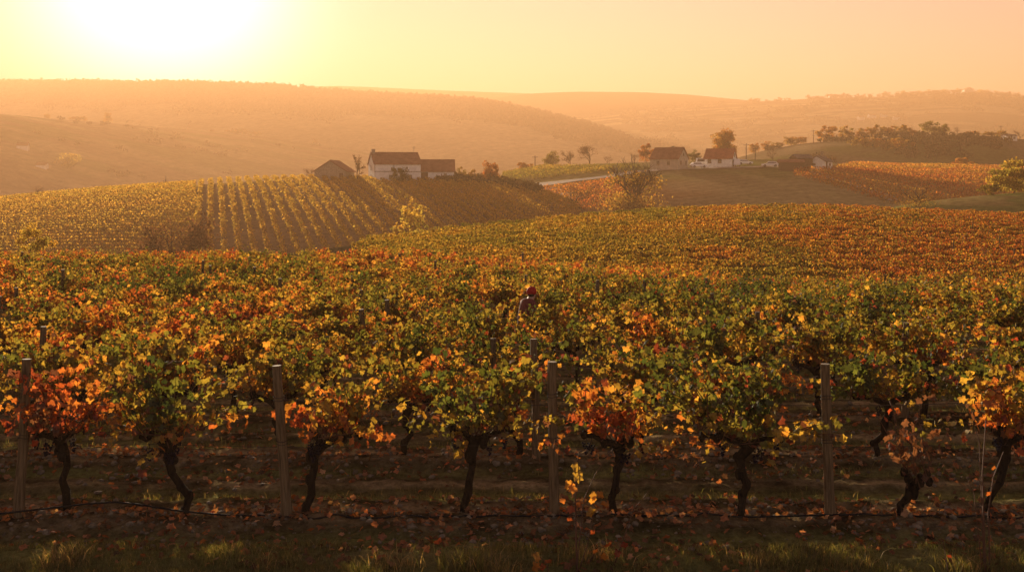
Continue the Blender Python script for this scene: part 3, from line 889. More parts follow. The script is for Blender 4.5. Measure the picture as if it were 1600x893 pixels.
def blades(name, x, y, h, w, hue, rng, leanamt=0.6):
    n = len(x); z = ground_z(x, y)
    a = rng.uniform(0, 6.28, n); lx, ly = np.cos(a) * h * leanamt * rng.uniform(0.2, 1.2, n), np.sin(a) * h * leanamt * rng.uniform(0.2, 1.2, n)
    b_ = rng.uniform(0, 3.14, n); wx, wy = np.cos(b_) * w, np.sin(b_) * w
    v = np.zeros((n, 5, 3))
    v[:, 0] = np.stack([x - wx, y - wy, z - 0.01], 1); v[:, 1] = np.stack([x + wx, y + wy, z - 0.01], 1)
    v[:, 2] = np.stack([x + lx * 0.35 + wx * 0.8, y + ly * 0.35 + wy * 0.8, z + h * 0.6], 1); v[:, 3] = np.stack([x + lx * 0.35 - wx * 0.8, y + ly * 0.35 - wy * 0.8, z + h * 0.6], 1)
    v[:, 4] = np.stack([x + lx, y + ly, z + h * 0.95], 1)
    k = np.arange(n) * 5
    q = np.stack([k, k + 1, k + 2, k + 3], 1); t = np.stack([k + 3, k + 2, k + 4], 1)
    me = mesh_arrays(name, v.reshape(-1, 3), [q, t], [M['grass']], None, {'hue': ('FACE', 'FLOAT', np.concatenate([hue, hue]))})
    return link(name, me)


rng = np.random.default_rng(3)
n = 60000
y = rng.uniform(9.0, 10.5, n); x = rng.uniform(-0.56, 0.56, n) * y
cl = vnoise(x * 2.2, y * 2.2, 33)
ok = (cl + rng.normal(0, 0.12, n) > 0.36) & (y < 10.25 + 0.3 * (vnoise(x * 1.5, y * 0, 34) - 0.3)); x, y, cl = x[ok], y[ok], cl[ok]
hh = 0.035 + 0.09 * cl ** 2 * rng.uniform(0.4, 1.3, len(x))
gx, gy, gh, ghue = [x], [y], [hh], [np.clip(rng.normal(0.45, 0.25, len(x)), 0, 1)]
for cx, cy, kk, hmax, hu in ((-0.42, 9.75, 420, 0.22, 0.5), (-0.15, 9.65, 200, 0.20, 0.75), (-4.2, 9.85, 300, 0.16, 0.75), (0.75, 9.9, 130, 0.2, 0.8), (2.3, 9.9, 120, 0.16, 0.7), (4.2, 9.7, 220, 0.18, 0.6), (-2.3, 9.8, 150, 0.14, 0.7), (-1.1, 9.8, 160, 0.15, 0.8), (3.2, 9.75, 150, 0.15, 0.6), (1.3, 9.7, 120, 0.13, 0.5), (4.75, 9.6, 220, 0.2, 0.4), (-3.1, 9.6, 160, 0.12, 0.5)):
    gx.append(rng.normal(cx, 0.13, kk)); gy.append(rng.normal(cy, 0.08, kk)); gh.append(hmax * rng.uniform(0.4, 1.1, kk)); ghue.append(np.clip(rng.normal(hu, 0.2, kk), 0, 1))
n = 170000
y2 = rng.uniform(11.4, 33, n); x2 = rng.uniform(-0.53, 0.53, n) * y2
ph = ((y2 - ROW0) / ROWS) % 1.0
wgt = np.exp(-((ph - 0.42) / 0.12) ** 2) + 0.7 * np.exp(-((ph - 0.78) / 0.08) ** 2)
ok = wgt * (vnoise(x2 * 0.9, y2 * 1.6, 35) + 0.2) > rng.uniform(0.25, 0.9, n); x2, y2 = x2[ok], y2[ok]
gx.append(x2); gy.append(y2); gh.append(rng.uniform(0.03, 0.11, len(x2))); ghue.append(np.clip(rng.normal(0.55, 0.25, len(x2)), 0, 1))
x, y, hh, hu = map(np.concatenate, (gx, gy, gh, ghue))
tag(blades('grass', x, y, hh, 0.0013 + 0.012 * hh, hu, rng, 0.9), kind='stuff')

# ------------------------------------------------------------------ the further half of the vineyard: past what one can count
def scatter_rows(name, lines, per_m, zfun, size, h0, h1, width, huef, seed, label=None):
    """lines: (k,2,2) plan end points; returns leaf arrays"""
    rng = np.random.default_rng(seed)
    PX, PY = [], []
    for (ax, ay), (bx, by) in lines:
        L = math.hypot(bx - ax, by - ay); n = max(1, int(L * per_m)); f = rng.random(n)
        nx, ny = -(by - ay) / L, (bx - ax) / L
        wd = rng.normal(0, width, n)
        PX.append(ax + (bx - ax) * f + nx * wd); PY.append(ay + (by - ay) * f + ny * wd)
    x, y = np.concatenate(PX), np.concatenate(PY)
    return x, y, rng


def mid_lines():
    out = []
    y = ROW0 + ROWS * NROWS
    while y < 99:
        for x0 in np.arange(-28, 62, 2.0):
            xm = x0 + 1.0
            u = xm / y
            if u < -0.30 or u > 0.56 or y > float(g_dc(u)) + 2.5 or (u < -0.14 and y > 54): continue
            out.append(((x0, y + 0.04 * x0 + 0.5 * math.sin(x0 / 16)), (x0 + 2.0, y + 0.04 * (x0 + 2) + 0.5 * math.sin((x0 + 2) / 16))))
        y += 3.3
    return out


x, y, rng = scatter_rows('', mid_lines(), 210, None, 0, 0, 0, 0.16, None, 8)
z0 = ground_z(x, y, False)
cl = vnoise(x / 1.1, y / 1.6, 71)
top = (0.86 + 0.22 * cl) * (0.86 + 0.14 * np.abs(np.sin(x * math.pi / 1.5 + 5 * vnoise(x * 0, y / 1.3, 5))))
h = 0.34 + (top - 0.34) * rng.random(len(x)) ** 0.75
ok = vnoise(x / 0.8, y / 1.2, 77) + 0.5 > rng.random(len(x)) * 0.9
right_red = sstep(-0.02, 0.42, x / y + 0.10 * fbm(x / 9, y / 9, 3, 3) * 2)
hue = 0.34 + 0.18 * right_red + rng.normal(0, 0.14, len(x)) * right_red + 0.36 * fbm(x / 4, y / 5, 83, 3) + rng.normal(0, 0.06, len(x)) + 0.12 * (1 - (h - 0.4) / 1.2)
Pn = np.stack([x, y, z0 + h], 1)[ok]
tag(link('vineyard_foliage', leaf_mesh('vineyard_foliage', Pn, rng.uniform(0.05, 0.105, ok.sum()), hue[ok], KITE, M['leaf'], rng)), kind='stuff')
prng = np.random.default_rng(6)
for k, (px, D) in enumerate(((1440, 76), (1490, 66), (1520, 80), (1562, 70), (1585, 62))):
    x = (px - CX) / F * D
    o = tag(link('vine_post', pm[k % 5], None, (x, D, gz(x, D))), f'pale thin post sticking out of the sloping far vineyard, {ORD[k + 1]} of that scatter', 'post', 'posts in the sloping far vineyard'); o.scale = (0.8, 0.8, 0.78)

# vine rows running up the farmhouse hill
k = 0
for j in range(88):
    x0 = -73.5 + 2.15 * j
    yy = np.arange(150, 262, 0.085)
    xx = x0 - 0.285 * (yy - 250)
    px = CX + F * xx / yy
    ok = (px < 905) & (px > 308) & (yy < farm.dc(xx / yy) + 3.0) & (yy > farm.df(xx / yy) + 12)
    if ok.sum() < 260: continue
    k += 1
    rng = np.random.default_rng(900 + j)
    xx, yy = xx[ok], yy[ok]
    n = len(xx); xx = np.repeat(xx, 3) + rng.normal(0, 0.24, 3 * n); yy = np.repeat(yy, 3)
    h = 0.35 + (0.95 + 0.3 * vnoise(yy / 4.0, xx * 0 + j, 5)) * rng.random(3 * n) ** 0.8
    gap = vnoise(yy / 2.2, xx * 0 + j * 7, 6) > 0.10
    Pn = np.stack([xx, yy, farm.z(xx, yy) + h], 1)[gap]
    hue = (0.56 + 0.07 * fbm(xx / 9, yy / 9, 4, 2) * 2 + rng.normal(0, 0.07, 3 * n))[gap]
    lab = f'golden vine row running up the farmhouse hill, {ORD[k]} from the left of the striped rows'
    tag(link('vine_row', leaf_mesh('vine_row', Pn, rng.uniform(0.11, 0.22, len(Pn)), hue, KITE, M['gold_leaf'], rng)), lab, 'vine row', 'vine rows on the farmhouse hill')


def patch(name, hill, n, cond, rows, hmax, size, huef, seed, u0=-0.56, u1=0.56, d0=0, d1=0):
    rng = np.random.default_rng(seed)
    D = np.sqrt(rng.uniform(d0 ** 2, d1 ** 2, n)); u = rng.uniform(u0, u1, n); x = u * D
    D = np.round((D + 0.12 * x) / rows) * rows - 0.12 * x + rng.normal(0, 0.25, n); u = x / D
    t = (D - hill.df(u)) / (hill.dc(u) - hill.df(u))
    z = hill.z(x, D); px = CX + F * u; py = HY - F * z / D
    ok = cond(px, py, t)
    x, D, z, px, py = x[ok], D[ok], z[ok], px[ok], py[ok]
    Pn = np.stack([x, D, z + 0.25 + hmax * rng.random(len(x))], 1)
    tag(link(name, leaf_mesh(name, Pn, size * rng.uniform(0.7, 1.3, len(x)), huef(x, D, px, py, rng), KITE, M['gold_leaf'] if hill is farm else M['leaf'], rng)), kind='stuff')


patch('hillside_vine_foliage', farm, 60000, lambda px, py, t: (px < 306) & (t > 0.1) & (t < 1.02), 2.6, 0.9, 0.24, lambda x, D, px, py, r: 0.56 + 0.22 * fbm(x / 14, D / 5, 5, 3) + r.normal(0, 0.06, len(x)), 21, -0.54, -0.28, 140, 256)
patch('red_vineyard_foliage', right, 34000, lambda px, py, t: ((px > 838) & (px + 45 * fbm(px / 30, py / 9, 3, 3) < 955 + (py - 270) * 1.2) & (py > np.interp(px, [838, 940, 1035], [295, 283, 276])) & (py < 330)), 2.6, 0.55, 0.24,
      lambda x, D, px, py, r: 0.67 + 0.3 * fbm(x / 12, D / 8, 6, 3) + r.normal(0, 0.06, len(x)), 22, 0.0, 0.16, 175, 326)
patch('rusty_vineyard_foliage', right, 60000, lambda px, py, t: ((px > 1240) & (py > np.interp(px, [1240, 1300, 1330], [268, 266, 258])) & (py < 325) & (py < np.interp(px, [1240, 1400], [275, 322])) & (t < 1.02)), 2.7, 1.0, 0.26,
      lambda x, D, px, py, r: 0.62 + 0.4 * fbm(x / 14, D / 8, 7, 3) + r.normal(0, 0.06, len(x)), 23, 0.25, 0.54, 175, 332)
patch('green_vineyard_foliage', right, 30000, lambda px, py, t: ((px > 785) & (px < 1000) & (py < np.interp(px, [785, 1000], [287, 264])) & (t < 1.01) & (py > 262 - 0 * px)), 2.6, 0.9, 0.24,
      lambda x, D, px, py, r: 0.36 + 0.25 * fbm(x / 12, D / 8, 9, 3) + r.normal(0, 0.06, len(x)), 24, -0.02, 0.13, 190, 328)

# ------------------------------------------------------------------ trees
def make_tree(rng, H, W, kind, hue, detail=1.0):
    """kind: dense, mixed (bare limbs with a leafy lower crown), bare, bush, cypress"""
    tubes, ends = [], []

    def grow(p, d, L, r, dep, ns):
        pts = [p]; q = p.copy(); n = 4
        for i in range(n):
            d = d + Vector(rng.normal(0, 0.13, 3)); d.normalize()
            q = q + d * (L / n); pts.append(q.copy())
        tubes.append((pts, [r * (1 - 0.45 * i / n) for i in range(n + 1)], ns if dep > 1 else 3))
        if dep == 0:
            ends.append(np.array(q)); ends.append(np.array(pts[2])); return
        for c in range(3 + (1 if dep >= 3 else 0)):
            ax = Vector(rng.normal(0, 1, 3)); ax = (ax - d * ax.dot(d)).normalized()
            a = rng.uniform(0.3, 0.8)
            nd = (d * math.cos(a) + ax * math.sin(a)); nd.z = nd.z * 0.9 + 0.14; nd.normalize()
            st = pts[-1] if c < 2 else pts[2 + c % 2]
            grow(Vector(st), nd, L * rng.uniform(0.6, 0.85), r * 0.6, dep - 1, ns)

    dep = 4 if (kind in ('bare', 'mixed') and detail >= 1) else 3 if kind in ('bare', 'mixed', 'dense') and detail > 0.4 else 2
    if kind == 'bush':
        for k in range(5):
            a = rng.uniform(0, 6.28)
            grow(Vector((0.05 * W * math.cos(a), 0.05 * W * math.sin(a), -0.1)), Vector((math.cos(a) * 0.8, math.sin(a) * 0.8, 1)).normalized(), H * 0.3, H * 0.014, 1, 4)
    elif kind == 'cypress':
        grow(Vector((0, 0, -0.2)), Vector((0, 0, 1)), H * 0.6, H * 0.02, 0, 4)
    else:
        k = 2 if kind == 'mixed' else 1
        for j in range(k):
            grow(Vector((0.02 * W * j, 0, -0.4)), Vector((rng.normal(0, 0.05) + (0.16 * (2 * j - 1) if k > 1 else 0), 0, 1)).normalized(), H * 0.30, H * (0.026 if kind == 'dense' else 0.034), dep, 6)
    e = np.array(ends)
    fx = (0.40 if kind in ('dense', 'bush') else 0.48) * W / max(np.percentile(np.abs(e[:, :2]), 97), 1e-3); fz = (0.86 if kind in ('dense', 'bush') else 0.97) * H / max(e[:, 2].max(), 1e-3)
    f3 = np.array([fx, fx, fz]); e = e * f3
    b = MB()
    for pts, rad, ns in tubes:
        b.tube([np.array(q) * f3 for q in pts], rad, ns, 0, False)
    trunk = b.mesh('trunk', M['tree_bark'])
    LP, cs = [], []
    if kind == 'bare':
        c = e[rng.integers(len(e), size=int(800 * detail))]
        LP = c + rng.normal(0, 0.045 * W, c.shape); size = 0.022 * H; cs = np.zeros(len(c))
    elif kind == 'mixed':
        c = e[e[:, 2] < 0.6 * H]; c = c[rng.integers(len(c), size=int(420 * detail))]
        LP = c + rng.normal(0, 0.05 * W, c.shape)
        low = np.stack([rng.normal(0, 0.24 * W, int(900 * detail)), rng.normal(0, 0.2 * W, int(900 * detail)), np.abs(rng.normal(0.10, 0.11, int(900 * detail))) * H], 1)
        LP = np.concatenate([LP, low]); size = 0.023 * H
    elif kind == 'cypress':
        h = rng.random(int(160 * detail)); a = rng.uniform(0, 6.28, len(h)); r_ = 0.5 * W * np.sin(np.clip(h, 0.05, 1) * 2.9) ** 0.7 * rng.uniform(0.4, 1, len(h))
        LP = np.stack([np.cos(a) * r_, np.sin(a) * r_, h * H], 1); size = 0.09 * H
    else:
        nc = int(26 * max(0.7, detail)); z0, z1 = (0.53, 0.47) if kind == 'dense' else (0.42, 0.46)
        d = rng.normal(size=(nc, 3)); d /= np.linalg.norm(d, axis=1, keepdims=True)
        c = d * (rng.random((nc, 1)) ** 0.45) * np.array([0.42 * W, 0.42 * W, z1 * H * 0.86]) + np.array([0, 0, z0 * H])
        k = rng.integers(nc, size=int(1900 * detail)); rr = rng.uniform(0.09, 0.18, nc)[k][:, None]
        g = rng.normal(size=(len(k), 3)); g /= np.linalg.norm(g, axis=1, keepdims=True)
        LP = c[k] + g * rr * (rng.random((len(k), 1)) ** 0.4) * np.array([W, W, H * 0.8])
        if kind == 'dense':                                   # the crown's skirt
            n2 = len(LP) // 4; a = rng.uniform(0, 6.28, n2); q = 0.42 * W * rng.random(n2) ** 0.5
            LP = np.concatenate([LP, np.stack([np.cos(a) * q, np.sin(a) * q, rng.uniform(0.06, 0.45, n2) * H], 1)]); k = np.concatenate([k, k[:n2]])
        cs = rng.normal(0, 0.05, nc)[k]; size = (0.034 if kind == 'dense' else 0.042) * (H + W) / 2 / max(detail, 0.35) ** 0.4
    LP = np.array(LP)
    if kind == 'bush' and 0.44 < hue < 0.5: size *= 0.62          # airy, light shines through
    LP = LP[LP[:, 2] > 0.02 * H] if len(cs) == 0 else LP
    if kind in ('dense', 'bush'): LP[:, 2] *= 0.97 * H / np.percentile(LP[:, 2], 98.5)
    cs = cs if len(cs) else np.zeros(len(LP))
    crown = leaf_mesh('crown', LP, np.full(len(LP), size) * rng.uniform(0.6, 1.4, len(LP)), np.clip(hue + cs + rng.normal(0, 0.05, len(LP)), 0, 0.99), KITE, M['twig_leaf'] if kind == 'bare' else M['gold_leaf'] if kind == 'bush' and 0.44 < hue < 0.5 or kind == 'dense' and 0.42 < hue < 0.44 else M['tree_leaf'], rng)
    return trunk, crown


def tree(name, label, loc, H, W, kind, hue, group=None, detail=1.0, seed=None):
    rng = np.random.default_rng(seed if seed is not None else abs(int(loc[0] * 13 + loc[1] * 7 + H * 31)))
    t = thing(name, label, 'bush' if 'bush' in name else 'tree', loc, 0, group)
    tr, cr = make_tree(rng, H, W, kind, hue, detail)
    link('trunk', tr, t); link('crown', cr, t)
    return t


def tpx(hill, px, base, hpx, wpx, kind, hue, name, label, D=None, group=None, detail=0.6):
    p = hill.at(px, base) if D is None else hill.on(px, D)
    s_ = p[1] / F
    top = base - hpx                                  # the crown ends where the photograph shows it
    H = (HY - top) * s_ - p[2]
    H = max(H, hpx * s_ * 0.7)
    return tree(name, label, p, float(H), float(wpx * s_), kind, hue, group, detail)


class _G:
    def on(s, px, D): x = (px - CX) / F * D; return np.array([x, D, gz(x, D)])


G0 = _G()
tpx(G0, 55, 386, 36, 66, 'bush', 0.49, 'leafy_bush', 'bright yellow leafy bush showing above the last vine row', 66, None, 0.7)
tpx(farm, 292, 392, 56, 140, 'bare', 0.60, 'bare_tree', 'wide half bare reddish tree below the striped vine rows', 128, None, 2.6)
tpx(farm, 632, 372, 48, 92, 'bush', 0.47, 'leafy_bush', 'round golden bush behind the vineyard crest below the farmhouse', 138, None, 0.8)
tpx(farm, 482, 281, 19, 30, 'bare', 0.6, 'bare_tree', 'low bare tree beside the little gabled shed', 247)
tpx(farm, 560, 282, 40, 24, 'bare', 0.5, 'bare_tree', 'slim sparse tree between shed and white farmhouse', 246)
tpx(farm, 627, 284, 22, 34, 'dense', 0.22, 'wall_tree', 'dark spreading tree trained against the white farmhouse front', 236.5)
tpx(farm, 719, 281, 20, 22, 'dense', 0.46, 'small_tree', 'small yellow-brown tree next to the barn end', 247)
tpx(farm, 738, 282, 17, 18, 'dense', 0.52, 'small_tree', 'smallest orange tree between barn and red-brown tree', 246)
tpx(farm, 768, 286, 32, 36, 'dense', 0.66, 'autumn_tree', 'round red-brown tree standing right of the barn', 240, None, 1.0)
tpx(right, 985, 326, 88, 84, 'mixed', 0.50, 'bare_tree', 'large bare-topped tree with golden lower leaves in the dip', 205, None, 2.2)
tpx(right, 897, 322, 34, 60, 'bare', 0.58, 'bare_tree', 'small bare tree left of the large golden dip tree', 212)
tpx(bank, 1432, 322, 34, 58, 'mixed', 0.5, 'bare_tree', 'thin yellow tree with bare limbs behind the vineyard crest', 148)
tpx(bank, 1582, 303, 52, 78, 'dense', 0.43, 'leafy_tree', 'big yellow-green tree at the right edge above the grass bank', 158, None, 1.6)
tpx(bank, 1546, 306, 18, 34, 'bush', 0.36, 'leafy_bush', 'dark olive bush at the foot of the big yellow-green tree', 157)
tpx(right, 1508, 264, 17, 40, 'bush', 0.60, 'leafy_bush', 'orange dome-shaped bush behind the rusty vineyard', 322)
tpx(right, 1010, 254, 29, 28, 'dense', 0.68, 'autumn_tree', 'reddish brown tree against the left end of the beige house', 318)
tpx(right, 991, 258, 20, 22, 'bare', 0.55, 'small_tree', 'small thin brown tree left of the reddish brown tree', 316)
tpx(right, 1086, 259, 24, 25, 'dense', 0.10, 'leafy_tree', 'dark green tree between the two farmstead houses', 314)
tpx(right, 1132, 254, 50, 46, 'dense', 0.56, 'autumn_tree', 'tall golden brown tree rising behind the red-roofed house', 333, None, 2.4)
tpx(right, 1119, 261, 17, 15, 'dense', 0.2, 'small_tree', 'small dark tree in front of the red-roofed house', 305)
tpx(right, 1209, 255, 21, 22, 'bare', 0.6, 'bare_tree', 'small bare tree beside the farmstead lane end', 318)
tpx(right, 1308, 260, 16, 20, 'bare', 0.6, 'bare_tree', 'little bare tree right of the small cream house', 312)
tpx(right, 861, 263, 26, 29, 'dense', 0.34, 'leafy_tree', 'loose green tree near the field pole', 322, None, 1.0)
tpx(right, 892, 261, 27, 30, 'bare', 0.55, 'bare_tree', 'fine-twigged bare tree right of the loose green tree', 322, None, 1.0)
tpx(right, 922, 258, 31, 37, 'bare', 0.6, 'bare_tree', 'round bare tree with fan-shaped twigs on the field edge', 320, None, 1.2)
tpx(right, 948, 256, 14, 17, 'bare', 0.6, 'bare_tree', 'tiny bare tree right of the round fan-shaped one', 322)
tpx(right, 819, 268, 14, 34, 'bush', 0.62, 'leafy_bush', 'low hazy bush left of the field pole', 326)
tpx(right, 1118, 268, 5, 5, 'bush', 0.15, 'round_shrub', 'lone round shrub in the field below the parked cars', 292, None, 0.3)
GK_ = 'trees on the wooded knoll'
for px, base, h, w, kind, hue, lab in (
        (1294, 222, 25, 40, 'dense', 0.60, 'broad orange-brown tree at the left end of the knoll trees'), (1323, 221, 24, 32, 'dense', 0.50, 'round brown tree second on the wooded knoll'),
        (1346, 222, 21, 26, 'dense', 0.62, 'small dark red tree third on the wooded knoll'), (1362, 221, 22, 24, 'dense', 0.55, 'tall thin brown tree in the knoll thicket'),
        (1376, 219, 24, 22, 'dense', 0.48, 'pointed olive tree in the knoll thicket'), (1392, 217, 20, 24, 'dense', 0.57, 'low orange tree in the knoll thicket'),
        (1408, 215, 20, 26, 'dense', 0.5, 'pale brown round tree near the thicket end'), (1424, 214, 14, 26, 'dense', 0.6, 'low brown bush-like tree at the thicket end'),
        (1456, 213, 23, 36, 'dense', 0.30, 'dark green broad tree clump on the knoll top'), (1473, 214, 20, 24, 'dense', 0.32, 'dark green tree right of the broad clump'),
        (1500, 214, 17, 28, 'bare', 0.55, 'bare tree right of the dark green clump'), (1518, 215, 9, 30, 'bush', 0.58, 'low brown bush right of the bare knoll tree'),
        (1566, 217, 13, 26, 'dense', 0.5, 'small tree beside the knoll utility pole'), (1545, 214, 8, 24, 'bush', 0.52, 'flat bush left of the knoll utility pole'), (1594, 218, 16, 18, 'bare', 0.6, 'bare tree at the right edge of the knoll'),
        (1236, 231, 17, 30, 'dense', 0.5, 'hazy brown tree low on the left knoll slope'), (1252, 228, 14, 22, 'dense', 0.56, 'small hazy tree left of the knoll pole'), (1215, 235, 12, 22, 'bush', 0.5, 'low hazy bush leftmost on the knoll slope'),
        (1178, 240, 16, 22, 'dense', 0.55, 'hazy tree behind the lane poles'), (1200, 238, 17, 24, 'dense', 0.58, 'hazy round tree right of the lane poles')):
    D = float(knoll.dc((px - CX) / F)) - 6
    tpx(knoll, px, base, h, w, kind, hue, 'autumn_tree' if kind != 'bush' else 'leafy_bush', lab, D, GK_, 0.5)
rng = np.random.default_rng(44)
for k, px in enumerate((1338, 1352, 1368, 1384, 1400, 1415)):
    tpx(knoll, px, 232 + rng.uniform(-3, 3), 15, 30, 'bush', 0.5 + 0.04 * k % 0.12, 'leafy_bush', f'low brown bush on the slope below the knoll thicket, {ORD[k + 1]} from the left', None, 'bushes below the knoll thicket', 0.4)
for px, h, w, kind, lab in ((74, 7, 12, 'dense', 'tiny tree near the top of the hazy left hill'), (118, 6, 24, 'bush', 'flat bush on the hazy left hill crest'), (131, 8, 14, 'dense', 'small dark tree on the hazy left hill crest'), (168, 16, 18, 'dense', 'tallest round tree on the hazy left hill crest'),
                            (196, 11, 30, 'bare', 'bare tree clump right of the tallest hill-crest tree'), (218, 9, 26, 'bare', 'faint bare bush beside the crest clump'), (290, 14, 14, 'bare', 'lone faint tree midway along the left hill crest'), (372, 9, 40, 'bush', 'long low thicket on the left hill crest'),
                            (398, 7, 24, 'bush', 'short thicket following the long one on the crest'), (330, 4, 10, 'bush', 'tiny bush between lone tree and long thicket'), (492, 8, 14, 'bush', 'faint bush low on the left hill crest'), (581, 15, 30, 'dense', 'hazy tree behind the farmhouse chimney')):
    D = float(lefth.dc((px - CX) / F)) - 3
    p = lefth.on(px, D)
    base = HY - p[2] / D * F
    tpx(lefth, px, base, h, w, kind, 0.55, 'distant_tree', lab, D, 'trees along the left hill crest', 0.35)
tpx(lefth, 105, 262, 22, 48, 'bush', 0.48, 'leafy_bush', 'pale yellow bush glowing on the hazy left slope', None, None, 0.5)
tpx(farm, 62, 306, 15, 44, 'bare', 0.62, 'bare_tree', 'rounded bare tree standing on the left field edge', 246, None, 0.8)
rng = np.random.default_rng(45)
for k, px in enumerate((1385, 1410, 1438, 1452, 1462, 1475, 1496, 1497, 1530, 1543, 1556, 1568, 1577, 1584, 1592)):
    cyp = px in (1496, 1577, 1584, 1592)
    D = float(village.dc((px - CX) / F)) - 3
    p = village.on(px, D); base = HY - p[2] / D * F
    tpx(village, px, base, rng.uniform(6, 9) if not cyp else (11 if px == 1496 else 8), rng.uniform(12, 22) if not cyp else 4, 'cypress' if cyp else 'dense', 0.25 + 0.2 * (k % 3) / 2, 'cypress_tree' if cyp else 'distant_tree',
        f'{"dark pointed cypress" if cyp else "hazy round tree"} among the hilltop houses, {ORD[k + 1]} from the left along the skyline', D, 'trees on the village skyline', 0.3)


# distant woods: a mass nobody could count
def woods(name, hill, n, cond, clump, hgt, seed, u0, u1, t0, t1, hue, group=None, per=14):
    rng = np.random.default_rng(seed)
    u = rng.uniform(u0, u1, n); t = rng.uniform(t0, t1, n)
    D = hill.df(u) + t * (hill.dc(u) - hill.df(u)); x = u * D; z = hill.z(x, D)
    px = CX + F * u; ok = cond(px, HY - F * z / D, t, x, D, rng)
    x, D, z = x[ok], D[ok], z[ok]; n = len(x)
    hs = hgt * rng.uniform(0.55, 1.25, n); ws = clump * rng.uniform(0.7, 1.3, n)
    k = np.repeat(np.arange(n), per)
    g = rng.normal(size=(len(k), 3)); g /= np.linalg.norm(g, axis=1, keepdims=True); g *= rng.random((len(k), 1)) ** 0.4
    Pn = np.stack([x[k] + g[:, 0] * ws[k] * 0.5, D[k] + g[:, 1] * ws[k] * 0.5, z[k] + hs[k] * (0.5 + 0.5 * g[:, 2])], 1)
    hu = hue + rng.normal(0, 0.07, n)[k] + rng.normal(0, 0.04, len(k))
    tag(link(name, leaf_mesh(name, Pn, ws[k] * rng.uniform(0.16, 0.3, len(k)), hu, KITE, M['far_leaf'], rng)), kind='stuff')


woods('woods', woodh, 15000, lambda px, py, t, x, D, r: (px < 1030) & (px > -60) & (t + 0.25 * fbm(x / 90, D / 90, 14, 3) + r.normal(0, 0.03, len(x)) > 0.56), 12.5, 10.5, 3, -0.54, 0.16, 0.25, 1.03, 0.55, per=9)
woods('distant_trees_and_hedges', village, 3000, lambda px, py, t, x, D, r: fbm(x / 70, D / 30, 4, 3) + 0.35 * sstep(1350, 1560, px) * (t > 0.72) > 0.13 + r.normal(0, 0.03, len(x)), 11, 7.5, 5, 0.02, 0.54, 0.2, 1.0, 0.5)
woods('scrub_on_the_left_hill', lefth, 900, lambda px, py, t, x, D, r: (fbm(x / 50, D / 30, 6, 3) > 0.15) & (px < 700), 5.5, 3, 6, -0.54, -0.05, 0.1, 0.9, 0.5)
woods('scrub_on_the_knoll', knoll, 700, lambda px, py, t, x, D, r: (fbm(x / 30, D / 30, 6, 3) > 0.10), 4, 2.2, 7, 0.2, 0.54, 0.25, 0.95, 0.48)
woods('valley_scrub', farm, 500, lambda px, py, t, x, D, r: (px > 690) & (px < 840) & (t > 0.9), 3.0, 2.0, 9, -0.08, 0.04, 0.9, 1.06, 0.5)


# ------------------------------------------------------------------ buildings
def house(name, label, loc, rz, L, W, h, rise, wall, roof, wins=(), door=None, chims=(), over=0.35, group=None, hip=0.0, cat='house'):
    t = thing(name, label, cat, loc, rz, group)
    b = MB(); s_ = rise / (W / 2)
    b.prism_x([(-W / 2, -1.5), (W / 2, -1.5), (W / 2, h), (0, h + rise), (-W / 2, h)], -L / 2, L / 2)
    link('wall', b.mesh('wall', wall), t)
    b = MB(); th = 0.16; e = W / 2 + over
    y0 = h - over * s_ + 0.02
    b.prism_x([(-e, y0), (0, h + rise + 0.02), (e, y0), (e, y0 + th), (0, h + rise + 0.02 + th * 1.15), (-e, y0 + th)], -L / 2 - over * 0.8, L / 2 + over * 0.8)
    b.tube([(-L / 2 - over * 0.8, 0, h + rise + th + 0.03), (L / 2 + over * 0.8, 0, h + rise + th + 0.03)], [0.09, 0.09], 6)
    rf = link('roof', b.mesh('roof', roof), t)
    for (cx, cy, ch, cw) in chims:
        b = MB(); zb = h + rise - abs(cy) * s_
        b.box((cx, cy, zb + ch / 2 - 0.2), (cw, cw, ch + 0.4)); b.box((cx, cy, zb + ch + 0.06), (cw + 0.14, cw + 0.14, 0.12))
        link('chimney', b.mesh('chimney', M['stone_wall']), rf)

    def opening(kind, face, a, z, w, hh, mt):
        f = MB(); g = MB()
        d = 0.03; fr = 0.09
        def put(mb, c, sz):
            if face == 'f': mb.box((a + c[0], -W / 2 - c[1], z + c[2]), (sz[0], sz[1], sz[2]))
            elif face == 'l': mb.box((-L / 2 - c[1], a + c[0], z + c[2]), (sz[1], sz[0], sz[2]))
            else: mb.box((L / 2 + c[1], a + c[0], z + c[2]), (sz[1], sz[0], sz[2]))
        if kind == 'window':
            for c, sz in (((0, d, hh / 2 + fr / 2), (w + 2 * fr, 0.1, fr)), ((0, d + 0.02, -hh / 2 - fr / 2), (w + 3 * fr, 0.16, fr)), ((-w / 2 - fr / 2, d, 0), (fr, 0.1, hh)), ((w / 2 + fr / 2, d, 0), (fr, 0.1, hh)), ((0, d, 0), (0.05, 0.08, hh))):
                put(f, c, sz)
            wf = link('window', f.mesh('window', M['frame']), t)
            put(g, (0, 0.004, 0), (w, 0.03, hh)); link('pane', g.mesh('pane', mt), wf)
        else:
            put(f, (0, 0.02, 0), (w, 0.09, hh)); dr = link('door', f.mesh('door', mt), t)
            put(g, (w * 0.35, 0.09, 0), (0.06, 0.08, 0.16)); link('handle', g.mesh('handle', M['metal']), dr)
    for (face, a, z, w, hh) in wins: opening('window', face, a, z, w, hh, M['glass'])
    if door: opening('door', *door, M['brown_wood'])
    return t, rf


def base_at(hill, px, D): return hill.on(px, D)


